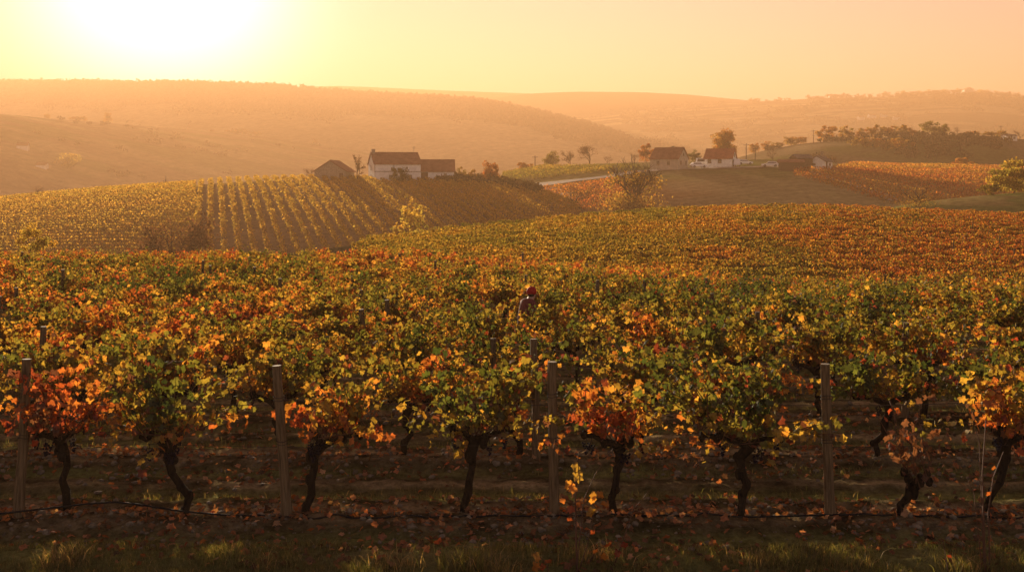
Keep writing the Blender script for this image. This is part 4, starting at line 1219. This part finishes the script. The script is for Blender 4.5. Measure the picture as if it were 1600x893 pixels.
p = base_at(farm, 616, 244); zb = (HY - 284) / F * 244
p[2] = max(p[2], zb) if p[2] > zb else zb
t, rf = house('farmhouse', 'white two-storey farmhouse with brown tiled roof on the striped vineyard hill', p, R(17), 10.6, 8.6, 4.1, 2.5, M['plaster'], M['tile'],
              [('f', -1.6, 1.1, 0.7, 0.8), ('f', 2.9, 1.1, 0.6, 0.8), ('f', -1.2, 2.9, 0.55, 0.55), ('l', 0.4, 1.1, 0.6, 0.9), ('l', 0.4, 3.2, 0.6, 0.9)], ('f', 1.4, 0.9, 0.9, 1.9), [(-4.9, -0.2, 0.9, 0.75)])
b = MB(); b.box((0, -4.37, 2.35), (10.7, 0.1, 0.13)); b.tube([(-0.9, -4.42, 0), (-0.9, -4.42, 4.0)], [0.05, 0.05], 5); b.tube([(-5.25, -4.36, 0), (-5.25, -4.36, 4.0)], [0.05, 0.05], 5)
link('drainpipe', b.mesh('drainpipe', M['brown_wood']), t)
b = MB(); b.tube([(4.6, 0, 6.5), (4.6, 0, 8.3)], [0.04, 0.03], 5); b.tube([(4.2, 0, 8.0), (5.0, 0, 8.0)], [0.03, 0.03], 4); b.tube([(4.35, 0, 7.75), (4.85, 0, 7.75)], [0.03, 0.03], 4)
link('antenna', b.mesh('antenna', M['metal']), rf)
p = base_at(farm, 681, 246.5); p[2] = max(p[2], (HY - 283) / F * 246.5)
house('barn', 'low whitewashed barn with brown roof joined to the white farmhouse', p, R(4), 8.4, 6.6, 2.35, 2.5, M['plaster'], M['tile'], [('f', 2.2, 1.5, 0.5, 0.5)], ('f', -2.6, 1.0, 1.6, 2.0), cat='barn')
p = base_at(farm, 523, 246); p[2] = max(p[2], (HY - 284) / F * 246)
house('stone_shed', 'small stone shed with its gable end facing the vine rows', p, R(84), 8.0, 7.3, 2.3, 2.3, M['stone_wall'], M['tile'], [], ('l', -2.6, 0.9, 0.9, 1.8), cat='shed')
p = right.at(1046, 264)
house('beige_house', 'beige farmhouse with dark brown roof at the left of the farmstead', p, R(-31), 7.7, 7.0, 2.7, 2.7, M['beige'], M['tile'], [('f', -1.7, 1.5, 0.7, 0.9), ('f', 1.2, 1.5, 0.7, 0.9), ('r', 0, 3.7, 0.6, 0.7), ('r', -1.8, 1.6, 0.6, 0.9), ('r', 1.8, 1.6, 0.6, 0.9)], None, [(0.8, 0.6, 0.9, 0.6)])
p = right.at(1126, 260.5)
house('red_roofed_house', 'white gabled house with red tile roof behind the parked cars', p, R(-22), 7.2, 6.6, 2.2, 2.4, M['plaster'], M['tile_red'], [('f', -2.3, 1.4, 0.8, 0.9), ('f', 0.4, 1.4, 0.8, 0.9), ('r', 0, 3.0, 0.7, 0.8), ('r', -1.9, 1.3, 0.6, 0.8)], ('r', 1.7, 1.0, 0.9, 2.0), [(1.5, 1.2, 0.8, 0.6)])
p = right.at(1282, 264)
house('cream_house', 'small cream cottage with grey roof and tall chimney', p, R(48), 4.4, 4.6, 2.0, 1.3, M['plaster'], M['tile_grey'], [('f', 0.6, 1.2, 0.9, 0.5), ('l', 0.8, 1.2, 0.8, 0.4)], ('f', -1.2, 0.95, 0.8, 1.8), [(0.2, -0.3, 1.4, 0.55)])
p = right.at(1236, 266.5)
house('wooden_shed', 'dark brown wooden shed with low roof left of the cream cottage', p, R(-14), 6.2, 4.0, 2.1, 0.5, M['brown_wood'], M['tile'], [], ('r', 0.2, 1.0, 0.9, 1.8), cat='shed')
p = right.at(1252, 262)
house('wooden_shed', 'grey-roofed plank shed behind the dark brown wooden shed', p, R(18), 4.6, 3.6, 2.5, 0.8, M['brown_wood'], M['tile_grey'], [], ('f', 0.6, 1.0, 0.9, 1.8), cat='shed')
p = knoll.at(1577, 219)
house('white_hut', 'little white hut on the knoll below the bare right edge tree', p, R(10), 5.0, 3.0, 1.7, 0.5, M['plaster'], M['tile_grey'], [('f', -1.2, 0.9, 0.8, 0.8), ('f', 1.2, 0.9, 0.8, 0.8)], ('f', 0, 0.8, 0.7, 1.5), cat='hut')
VG = 'houses of the hilltop village'
for px, L, W, h, rise, rz, lab in ((1512, 12, 12.5, 6.4, 3.0, 88, 'largest gabled villa on the hilltop skyline'), (1490, 10, 7, 3.6, 2.2, 10, 'low pale house left of the largest hilltop villa'), (1462, 8.5, 7, 3.4, 2.2, -12, 'small hilltop house among round trees'),
                                   (1540, 10, 7, 3.4, 2.1, 6, 'low house right of the largest hilltop villa'), (1428, 12, 7, 3, 2, 0, 'long low farm building at the left end of the hilltop trees'), (1302, 12, 7, 2.8, 1.7, 4, 'faint long building on the bare skyline')):
    D = float(village.dc((px - CX) / F)) - 3; p = village.on(px, D)
    house('hilltop_house', lab, p, R(rz), L * 1.5, W * 1.5, h * 1.5, rise * 1.5, M['plaster'], M['tile'], [('f' if abs(rz) < 45 else 'l', a, h * 0.75, 1.3, 1.5) for a in (-2.4, 2.4)], group=VG)
for px, py, L, lab in ((1345, 187, 6, 'tiny pale house in the valley hamlet, left end'), (1362, 184, 7, 'tiny pale house in the middle of the valley hamlet'), (1381, 183, 6, 'tiny pale house at the right end of the valley hamlet'), (1402, 187, 8, 'tiny long pale house right of the valley hamlet')):
    house('hamlet_house', lab, village.at(px, py), R(10), L * 1.6, 8, 3.5, 2.4, M['plaster'], M['tile'], group='houses of the valley hamlet')
house('slope_house', 'faint white house high on the hazy left slope', lefth.at(36, 233), R(12), 7, 5.5, 2.4, 2.0, M['plaster'], M['tile'])
house('slope_house', 'faint white house lower on the hazy left slope', lefth.at(66, 262), R(4), 6.3, 5, 1.7, 1.6, M['plaster'], M['tile'])
# chapel turret behind the crest of the left field
p = farm.on(259, 257); s_ = 257 / F
t = thing('chapel_turret', 'tiny pointed turret with a thin finial behind the left field crest', 'turret', p)
zt = (HY - 289) * s_ - p[2]
b = MB(); b.box((0, 0, zt / 2 - 0.5), (1.5, 1.5, zt + 1.0)); link('wall', b.mesh('wall', M['stone_wall']), t)
b = MB(); b.tube([(0, 0, zt), (0, 0, zt + 0.25), (0, 0, zt + 0.9)], [1.3, 1.0, 0.08], 8); rf = link('roof', b.mesh('roof', M['tile']), t)
b = MB(); b.tube([(0, 0, zt + 0.8), (0, 0, zt + 2.4)], [0.06, 0.03], 5); b.ball((0, 0, zt + 1.3), 0.13); b.tube([(-0.25, 0, zt + 1.9), (0.25, 0, zt + 1.9)], [0.03, 0.03], 4); link('finial', b.mesh('finial', M['metal']), rf)


# ------------------------------------------------------------------ poles and mast
def pole(px, top, hill, D, label):
    p = hill.on(px, D); h = (HY - top) * D / F - p[2]
    t = thing('utility_pole', label, 'utility pole', p, random.uniform(-0.3, 0.3), 'utility poles')
    b = MB(); b.tube([(0, 0, -0.5), (0, 0, h)], [0.16, 0.11], 8); link('shaft', b.mesh('shaft', M['pole']), t)
    b = MB(); b.box((0, -0.16, h - 0.5), (1.7, 0.1, 0.12)); link('crossarm', b.mesh('crossarm', M['pole']), t)
    for x in (-0.7, 0, 0.7):
        b = MB(); b.ball((x, -0.16, h - 0.36), 0.09, sq=(0.8, 0.8, 1.2)); link('insulator', b.mesh('insulator', M['metal']), t)


pole(836, 243, right, 322, 'field pole between the barn trees and the loose green tree')
pole(1166, 224, right, 330, 'dark pole behind the red-roofed house, nearer the cars')
pole(1180, 230, right, 332, 'thin pole right of the dark lane pole')
pole(1271, 203, knoll, 448, 'pole on the left shoulder of the wooded knoll')
pole(1564, 196, knoll, 446, 'pole beside the small tree on the knoll right side')
pole(1463, 240, knoll, 345, 'thin pole in the dark fold below the knoll')
p = woodh.on(422, 1786); h = (HY - 122) * 1786 / F - p[2]
t = thing('radio_mast', 'thin radio mast on the wooded skyline right of the sun', 'mast', p)
b = MB()
for a in (0, 2.09, 4.19): b.tube([(0.9 * math.cos(a), 0.9 * math.sin(a), -1), (0.2 * math.cos(a), 0.2 * math.sin(a), h * 0.85)], [0.16, 0.12], 5)
for k in range(7): b.tube([(0.8 * (1 - k / 9) * math.cos(a), 0.8 * (1 - k / 9) * math.sin(a), k * h * 0.12) for a in (0, 2.09, 4.19, 6.28)], [0.08] * 4, 4)
link('lattice', b.mesh('lattice', M['metal']), t)
b = MB(); b.tube([(0, 0, h * 0.8), (0, 0, h)], [0.28, 0.2], 6); link('antenna', b.mesh('antenna', M['metal']), t)


# ------------------------------------------------------------------ tracks
def track(name, hill, pix, w):
    pts = []
    px = np.array([q[0] for q in pix], float); py = np.array([q[1] for q in pix], float)
    s_ = np.linspace(0, len(pix) - 1, len(pix) * 14)
    for v in s_:
        p = hill.at(np.interp(v, range(len(px)), px), np.interp(v, range(len(py)), py)); pts.append(p[:2])
    pts = np.array(pts)
    k = np.hanning(15); k /= k.sum()
    for c in (0, 1): pts[:, c] = np.convolve(np.pad(pts[:, c], 7, mode='edge'), k, mode='valid')
    d = np.gradient(pts, axis=0); d /= np.linalg.norm(d, axis=1, keepdims=True) + 1e-9
    nrm = np.stack([-d[:, 1], d[:, 0]], 1); V = []
    for o in (-1, -0.3, 0.3, 1):
        q = pts + nrm * w * o
        V.append(np.stack([q[:, 0], q[:, 1], hill.z(q[:, 0], q[:, 1]) + 0.25], 1))
    V = np.stack(V, 1); n = len(pts)
    i = (np.arange(n - 1)[:, None] * 4 + np.arange(3)[None]).ravel()
    tag(link(name, mesh_arrays(name, V.reshape(-1, 3), [np.stack([i, i + 1, i + 5, i + 4], 1)], [M['road']])), kind='structure')


track('road', right, [(800, 293), (850, 289), (900, 283), (950, 277), (990, 270), (1030, 266.5), (1080, 264.5), (1140, 263), (1200, 261.5), (1240, 263)], 2.1)
track('path', right, [(1228, 262), (1260, 268), (1300, 280), (1340, 292), (1380, 306), (1400, 316)], 1.5)
track('path', right, [(838, 292), (870, 300), (905, 312)], 1.2)

# ------------------------------------------------------------------ cars
def car(px, py, rz, paint, label, van=False):
    p = right.at(px, py)
    t = thing('parked_car', label, 'car', p + np.array([0, 0, 0.2]), rz, 'cars parked at the farmstead')
    b = MB(); hw = 0.86; top = 1.95 if van else 1.42
    low = [(-2.15, 0.32), (2.1, 0.32), (2.18, 0.62), (2.05, 0.8), (1.0, 0.95), (-2.0, 0.98), (-2.2, 0.75)]
    n = len(low); b.poly([(x, -hw, z) for x, z in low] + [(x, hw, z) for x, z in low], [tuple(range(n)), tuple(range(2 * n - 1, n - 1, -1))] + [(i, n + i, n + (i + 1) % n, (i + 1) % n) for i in range(n)])
    cab = [(-1.95, 0.96), (1.05, 0.93), (0.35 if not van else 0.75, top), (-1.45 if not van else -1.9, top)]
    rw = 0.66
    b.poly([(x, -(hw - 0.03 if z < 1 else rw), z) for x, z in cab] + [(x, (hw - 0.03 if z < 1 else rw), z) for x, z in cab], [(0, 1, 2, 3), (7, 6, 5, 4), (0, 4, 5, 1), (1, 5, 6, 2), (2, 6, 7, 3), (3, 7, 4, 0)])
    link('body', b.mesh('body', paint), t)
    for sgn in (-1, 1):
        g = MB(); y0, y1 = sgn * (hw - 0.015), sgn * (rw + 0.035)
        zt = top - 0.12
        g.poly([(-1.6, y0, 1.02), (0.85, y0, 1.0), (0.4 if not van else 0.6, y1, zt), (-1.4, y1, zt)], [(0, 1, 2, 3) if sgn < 0 else (3, 2, 1, 0)])
        link('window', g.mesh('window', M['glass']), t)
    g = MB(); x1 = 0.35 if not van else 0.75
    g.poly([(1.06, -0.7, 0.97), (1.06, 0.7, 0.97), (x1 + 0.1, 0.55, top - 0.08), (x1 + 0.1, -0.55, top - 0.08)], [(0, 1, 2, 3)]); link('windscreen', g.mesh('windscreen', M['glass']), t)
    for x in (-1.35, 1.35):
        for y in (-0.8, 0.8):
            g = MB(); g.tube([(x, y - 0.11, 0.31), (x, y + 0.11, 0.31)], [0.32, 0.32], 14); w = link('wheel', g.mesh('wheel', M['tyre']), t)
            g = MB(); g.tube([(x, y - 0.125, 0.31), (x, y + 0.125, 0.31)], [0.18, 0.18], 10); link('rim', g.mesh('rim', M['metal']), w)
    for y in (-0.6, 0.6):
        g = MB(); g.box((2.12, y, 0.7), (0.08, 0.34, 0.14)); link('headlight', g.mesh('headlight', M['lamp_glass']), t)


car(1091, 263.5, R(12), M['white_paint'], 'white car nearest the beige house on the lane')
car(1099, 259.5, R(-14), M['white_paint'], 'white van half hidden behind the nearest white car', True)
car(1128, 261, R(150), M['red_paint'], 'red car parked in front of the red-roofed house')
car(1151, 261, R(80), M['white_paint'], 'white van seen end-on right of the red car', True)
car(1163, 258.5, R(10), M['white_paint'], 'white car farther back below the dark lane pole')
car(1203, 262, R(172), M['white_paint'], 'white car at the lane end left of the wooden sheds')


# ------------------------------------------------------------------ the worker among the vines
def skin(name, verts, edges, rad, m, sub=2):
    me = bpy.data.meshes.new(name + '_cage'); me.from_pydata(verts, edges, []); me.update()
    o = bpy.data.objects.new(name + '_cage', me); COL.objects.link(o)
    o.modifiers.new('s', 'SKIN'); sv = me.skin_vertices[0].data
    for i, r in enumerate(rad):
        sv[i].radius = r if hasattr(r, '__len__') else (r, r)
    sv[0].use_root = True
    sb = o.modifiers.new('b', 'SUBSURF'); sb.levels = sub; sb.render_levels = sub
    dg = bpy.context.evaluated_depsgraph_get(); dg.update()
    out = bpy.data.meshes.new_from_object(o.evaluated_get(dg)); out.name = name
    bpy.data.objects.remove(o)
    out.materials.clear(); out.materials.append(m)
    out.polygons.foreach_set('use_smooth', [True] * len(out.polygons))
    return out


D = 22.7; xp = (818 - CX) / F * D
t = thing('person', 'person in maroon jacket and red cap bending over vines with back turned', 'person', (xp, D, gz(xp, D)), R(38), None, 0.95)
J = dict(pelvis=(0, 0, 0.90), waist=(0.03, 0, 1.05), chest=(0.11, 0, 1.30), neck=(0.19, 0, 1.47), jaw=(0.25, 0, 1.54), head=(0.25, 0, 1.63), crown=(0.235, 0, 1.70), nose=(0.345, 0, 1.575))
V, E, Rr, ix = [], [], [], {}


def jv(n, p, r, par=None):
    ix[n] = len(V); V.append(p); Rr.append(r)
    if par: E.append((ix[par], ix[n]))


jv('pelvis', J['pelvis'], (0.13, 0.15)); jv('waist', J['waist'], (0.11, 0.14), 'pelvis'); jv('chest', J['chest'], (0.12, 0.17), 'waist'); jv('neck', J['neck'], 0.058, 'chest'); jv('jaw', J['jaw'], 0.072, 'neck'); jv('head', J['head'], 0.092, 'jaw'); jv('crown', J['crown'], 0.06, 'head'); jv('nose', J['nose'], 0.016, 'jaw')
for s_, n in ((1, 'l'), (-1, 'r')):
    jv(n + 'ear', (0.235, s_ * 0.088, 1.60), 0.018, 'head')
    jv(n + 'sh', (0.12, s_ * 0.19, 1.38), 0.065, 'chest'); jv(n + 'el', (0.24, s_ * 0.24, 1.12), 0.048, n + 'sh'); jv(n + 'wr', (0.46, s_ * 0.13, 1.08), 0.030, n + 'el'); jv(n + 'pa', (0.53, s_ * 0.11, 1.075), (0.034, 0.018), n + 'wr')
    for k in range(4):
        a = s_ * (0.075 + 0.024 * k); ln = (0.035, 0.045, 0.042, 0.030)[k]
        jv(f'{n}f{k}', (0.575, a, 1.075), 0.0095, n + 'pa'); jv(f'{n}g{k}', (0.575 + ln, a, 1.055), 0.008, f'{n}f{k}'); jv(f'{n}h{k}', (0.575 + ln * 1.1, a, 1.025), 0.007, f'{n}g{k}')
    jv(n + 't', (0.53, s_ * 0.06, 1.065), 0.0105, n + 'pa'); jv(n + 't2', (0.565, s_ * 0.05, 1.045), 0.009, n + 't')
    jv(n + 'hip', (0.0, s_ * 0.10, 0.84), 0.095, 'pelvis'); jv(n + 'kn', (0.05 * (1 + s_), s_ * 0.11, 0.47), 0.062, n + 'hip'); jv(n + 'an', (0.03 * s_ - 0.02, s_ * 0.11, 0.09), 0.042, n + 'kn'); jv(n + 'toe', (0.03 * s_ + 0.14, s_ * 0.125, 0.035), 0.034, n + 'an')
body = link('body', skin('body', V, E, Rr, M['skin'], 2), t)
bm_ = MB()
for s_ in (1, -1): bm_.ball((0.325, s_ * 0.034, 1.615), 0.012)
link('eye', bm_.mesh('eye', M['sole']), body)


def sub(names, grow_, nm, m, par=t):
    v = [V[ix[n]] for n in names]; pos = {ix[n]: k for k, n in enumerate(names)}
    e = [(pos[a], pos[b_]) for a, b_ in E if a in pos and b_ in pos]
    r = [tuple(q + grow_ for q in (Rr[ix[n]] if hasattr(Rr[ix[n]], '__len__') else (Rr[ix[n]],) * 2)) for n in names]
    return link(nm, skin(nm, v, e, r, m, 2), par)


sub(['waist', 'chest', 'pelvis', 'neck', 'lsh', 'lel', 'lwr', 'rsh', 'rel', 'rwr'], 0.024, 'jacket', M['jacket'])
sub(['pelvis', 'lhip', 'lkn', 'lan', 'rhip', 'rkn', 'ran'], 0.020, 'trousers', M['trousers'])
for n in 'lr':
    a, b_ = V[ix[n + 'an']], V[ix[n + 'toe']]
    bo = link('boot', skin('boot', [(a[0] - 0.02, a[1], 0.20), (a[0] - 0.01, a[1], 0.075), (b_[0] + 0.03, b_[1], 0.055)], [(0, 1), (1, 2)], [0.062, 0.060, 0.048], M['boot'], 2), t)
    sm = MB(); sm.box(((a[0] + b_[0]) / 2, (a[1] + b_[1]) / 2, 0.012), (0.29, 0.10, 0.03)); link('sole', sm.mesh('sole', M['sole']), bo)
cb = MB(); cb.ball((0.235, 0, 1.645), 0.122, n=16, m=10, sq=(1.0, 0.9, 0.92)); cp = link('cap', cb.mesh('cap', M['cap'], True), t)
pk = MB(); pk.poly([(0.31, -0.075, 1.655), (0.40, -0.05, 1.628), (0.425, 0, 1.62), (0.40, 0.05, 1.628), (0.31, 0.075, 1.655), (0.31, -0.075, 1.643), (0.40, -0.05, 1.616), (0.425, 0, 1.608), (0.40, 0.05, 1.616), (0.31, 0.075, 1.643)],
                   [(0, 1, 2, 3, 4), (9, 8, 7, 6, 5), (0, 5, 6, 1), (1, 6, 7, 2), (2, 7, 8, 3), (3, 8, 9, 4)])
link('peak', pk.mesh('peak', M['cap']), cp)
hb = MB(); hb.ball((0.215, 0, 1.585), 0.094, n=14, m=8, sq=(0.85, 0.98, 0.9)); link('hair', hb.mesh('hair', M['hair'], True), t)

# ------------------------------------------------------------------ air, sky, sun, camera
AZ, EL = math.atan2(255 - CX, F), math.atan2(HY - 30, F)
SUN = Vector((math.sin(AZ) * math.cos(EL), math.cos(AZ) * math.cos(EL), math.sin(EL)))
HAZE_TOP = 245.0
b = MB()
b.box((0, 1375, (HAZE_TOP - 60) / 2), (5400, 2870, HAZE_TOP + 60))
hm, nt, out = mat('morning_haze')
v = N(nt, 'ShaderNodeVolumePrincipled', ins={'Density': 1 / 1420.0, 'Anisotropy': 0.33})
v.inputs['Color'].default_value = (0.53, 0.325, 0.180, 1)
nt.links.new(v.outputs['Volume'], out.inputs['Volume'])
tag(link('haze', b.mesh('haze', hm)), kind='stuff')

w = bpy.data.worlds.new('World'); scene.world = w; w.use_nodes = True
nt = w.node_tree; bg = nt.nodes['Background']
sky = nt.nodes.new('ShaderNodeTexSky'); sky.sky_type = 'NISHITA'; sky.sun_disc = False
sky.sun_elevation = EL; sky.sun_rotation = AZ
sky.altitude = 3000; sky.air_density = 1.0; sky.dust_density = 1.0; sky.ozone_density = 0.0
tint = nt.nodes.new('ShaderNodeMix'); tint.data_type = 'RGBA'; tint.blend_type = 'MULTIPLY'; tint.inputs['Factor'].default_value = 1.0
tint.inputs['B'].default_value = (0.68, 0.43, 0.39, 1)          # warm tint that also darkens the sky
nt.links.new(sky.outputs['Color'], tint.inputs['A'])
# bright glow added to the sky colour round the sun
tc = nt.nodes.new('ShaderNodeTexCoord'); dt = N(nt, 'ShaderNodeVectorMath', operation='DOT_PRODUCT'); dt.inputs[1].default_value = SUN
nt.links.new(tc.outputs['Generated'], dt.inputs[0])
ac = N(nt, 'ShaderNodeMath', operation='ARCCOSINE', use_clamp=False); nt.links.new(dt.outputs['Value'], ac.inputs[0])
dv = N(nt, 'ShaderNodeMath', operation='DIVIDE'); dv.inputs[1].default_value = R(5.9); nt.links.new(ac.outputs[0], dv.inputs[0])
pw = N(nt, 'ShaderNodeMath', operation='POWER'); pw.inputs[1].default_value = 2.3; nt.links.new(dv.outputs[0], pw.inputs[0])
ng = N(nt, 'ShaderNodeMath', operation='MULTIPLY'); ng.inputs[1].default_value = -1.0; nt.links.new(pw.outputs[0], ng.inputs[0])
ex = N(nt, 'ShaderNodeMath', operation='EXPONENT'); nt.links.new(ng.outputs[0], ex.inputs[0])
gl = N(nt, 'ShaderNodeVectorMath', operation='SCALE'); gl.inputs[0].default_value = (10.5, 7.0, 9.2); nt.links.new(ex.outputs[0], gl.inputs['Scale'])
sm_ = N(nt, 'ShaderNodeVectorMath', operation='ADD'); nt.links.new(tint.outputs['Result'], sm_.inputs[0]); nt.links.new(gl.outputs[0], sm_.inputs[1])
nt.links.new(sm_.outputs[0], bg.inputs['Color'])
bg.inputs['Strength'].default_value = 0.05

sun = bpy.data.lights.new('sun', 'SUN'); sun.energy = 5.0; sun.angle = R(0.53); sun.color = (1.0, 0.80, 0.55)
so = bpy.data.objects.new('sun', sun); COL.objects.link(so)
so.rotation_euler = SUN.to_track_quat('Z', 'Y').to_euler()

cam = bpy.data.cameras.new('camera'); co = bpy.data.objects.new('camera', cam); COL.objects.link(co)
co.location = (0, 0, 0); co.rotation_euler = (math.pi / 2, 0, 0)
cam.sensor_width = 36.0; cam.lens = F * 36.0 / 1600; cam.shift_y = -(446.5 - HY) / 1600
cam.clip_start = 0.1; cam.clip_end = 5000
scene.camera = co

vs = scene.view_settings
vs.view_transform = 'Standard'; vs.look = 'None'; vs.exposure = 2.4; vs.gamma = 1.0
scene.display_settings.display_device = 'sRGB'
cy = scene.cycles
cy.max_bounces = 6; cy.diffuse_bounces = 2; cy.glossy_bounces = 2; cy.transmission_bounces = 3; cy.volume_bounces = 1; cy.transparent_max_bounces = 4
cy.sample_clamp_indirect = 6.0
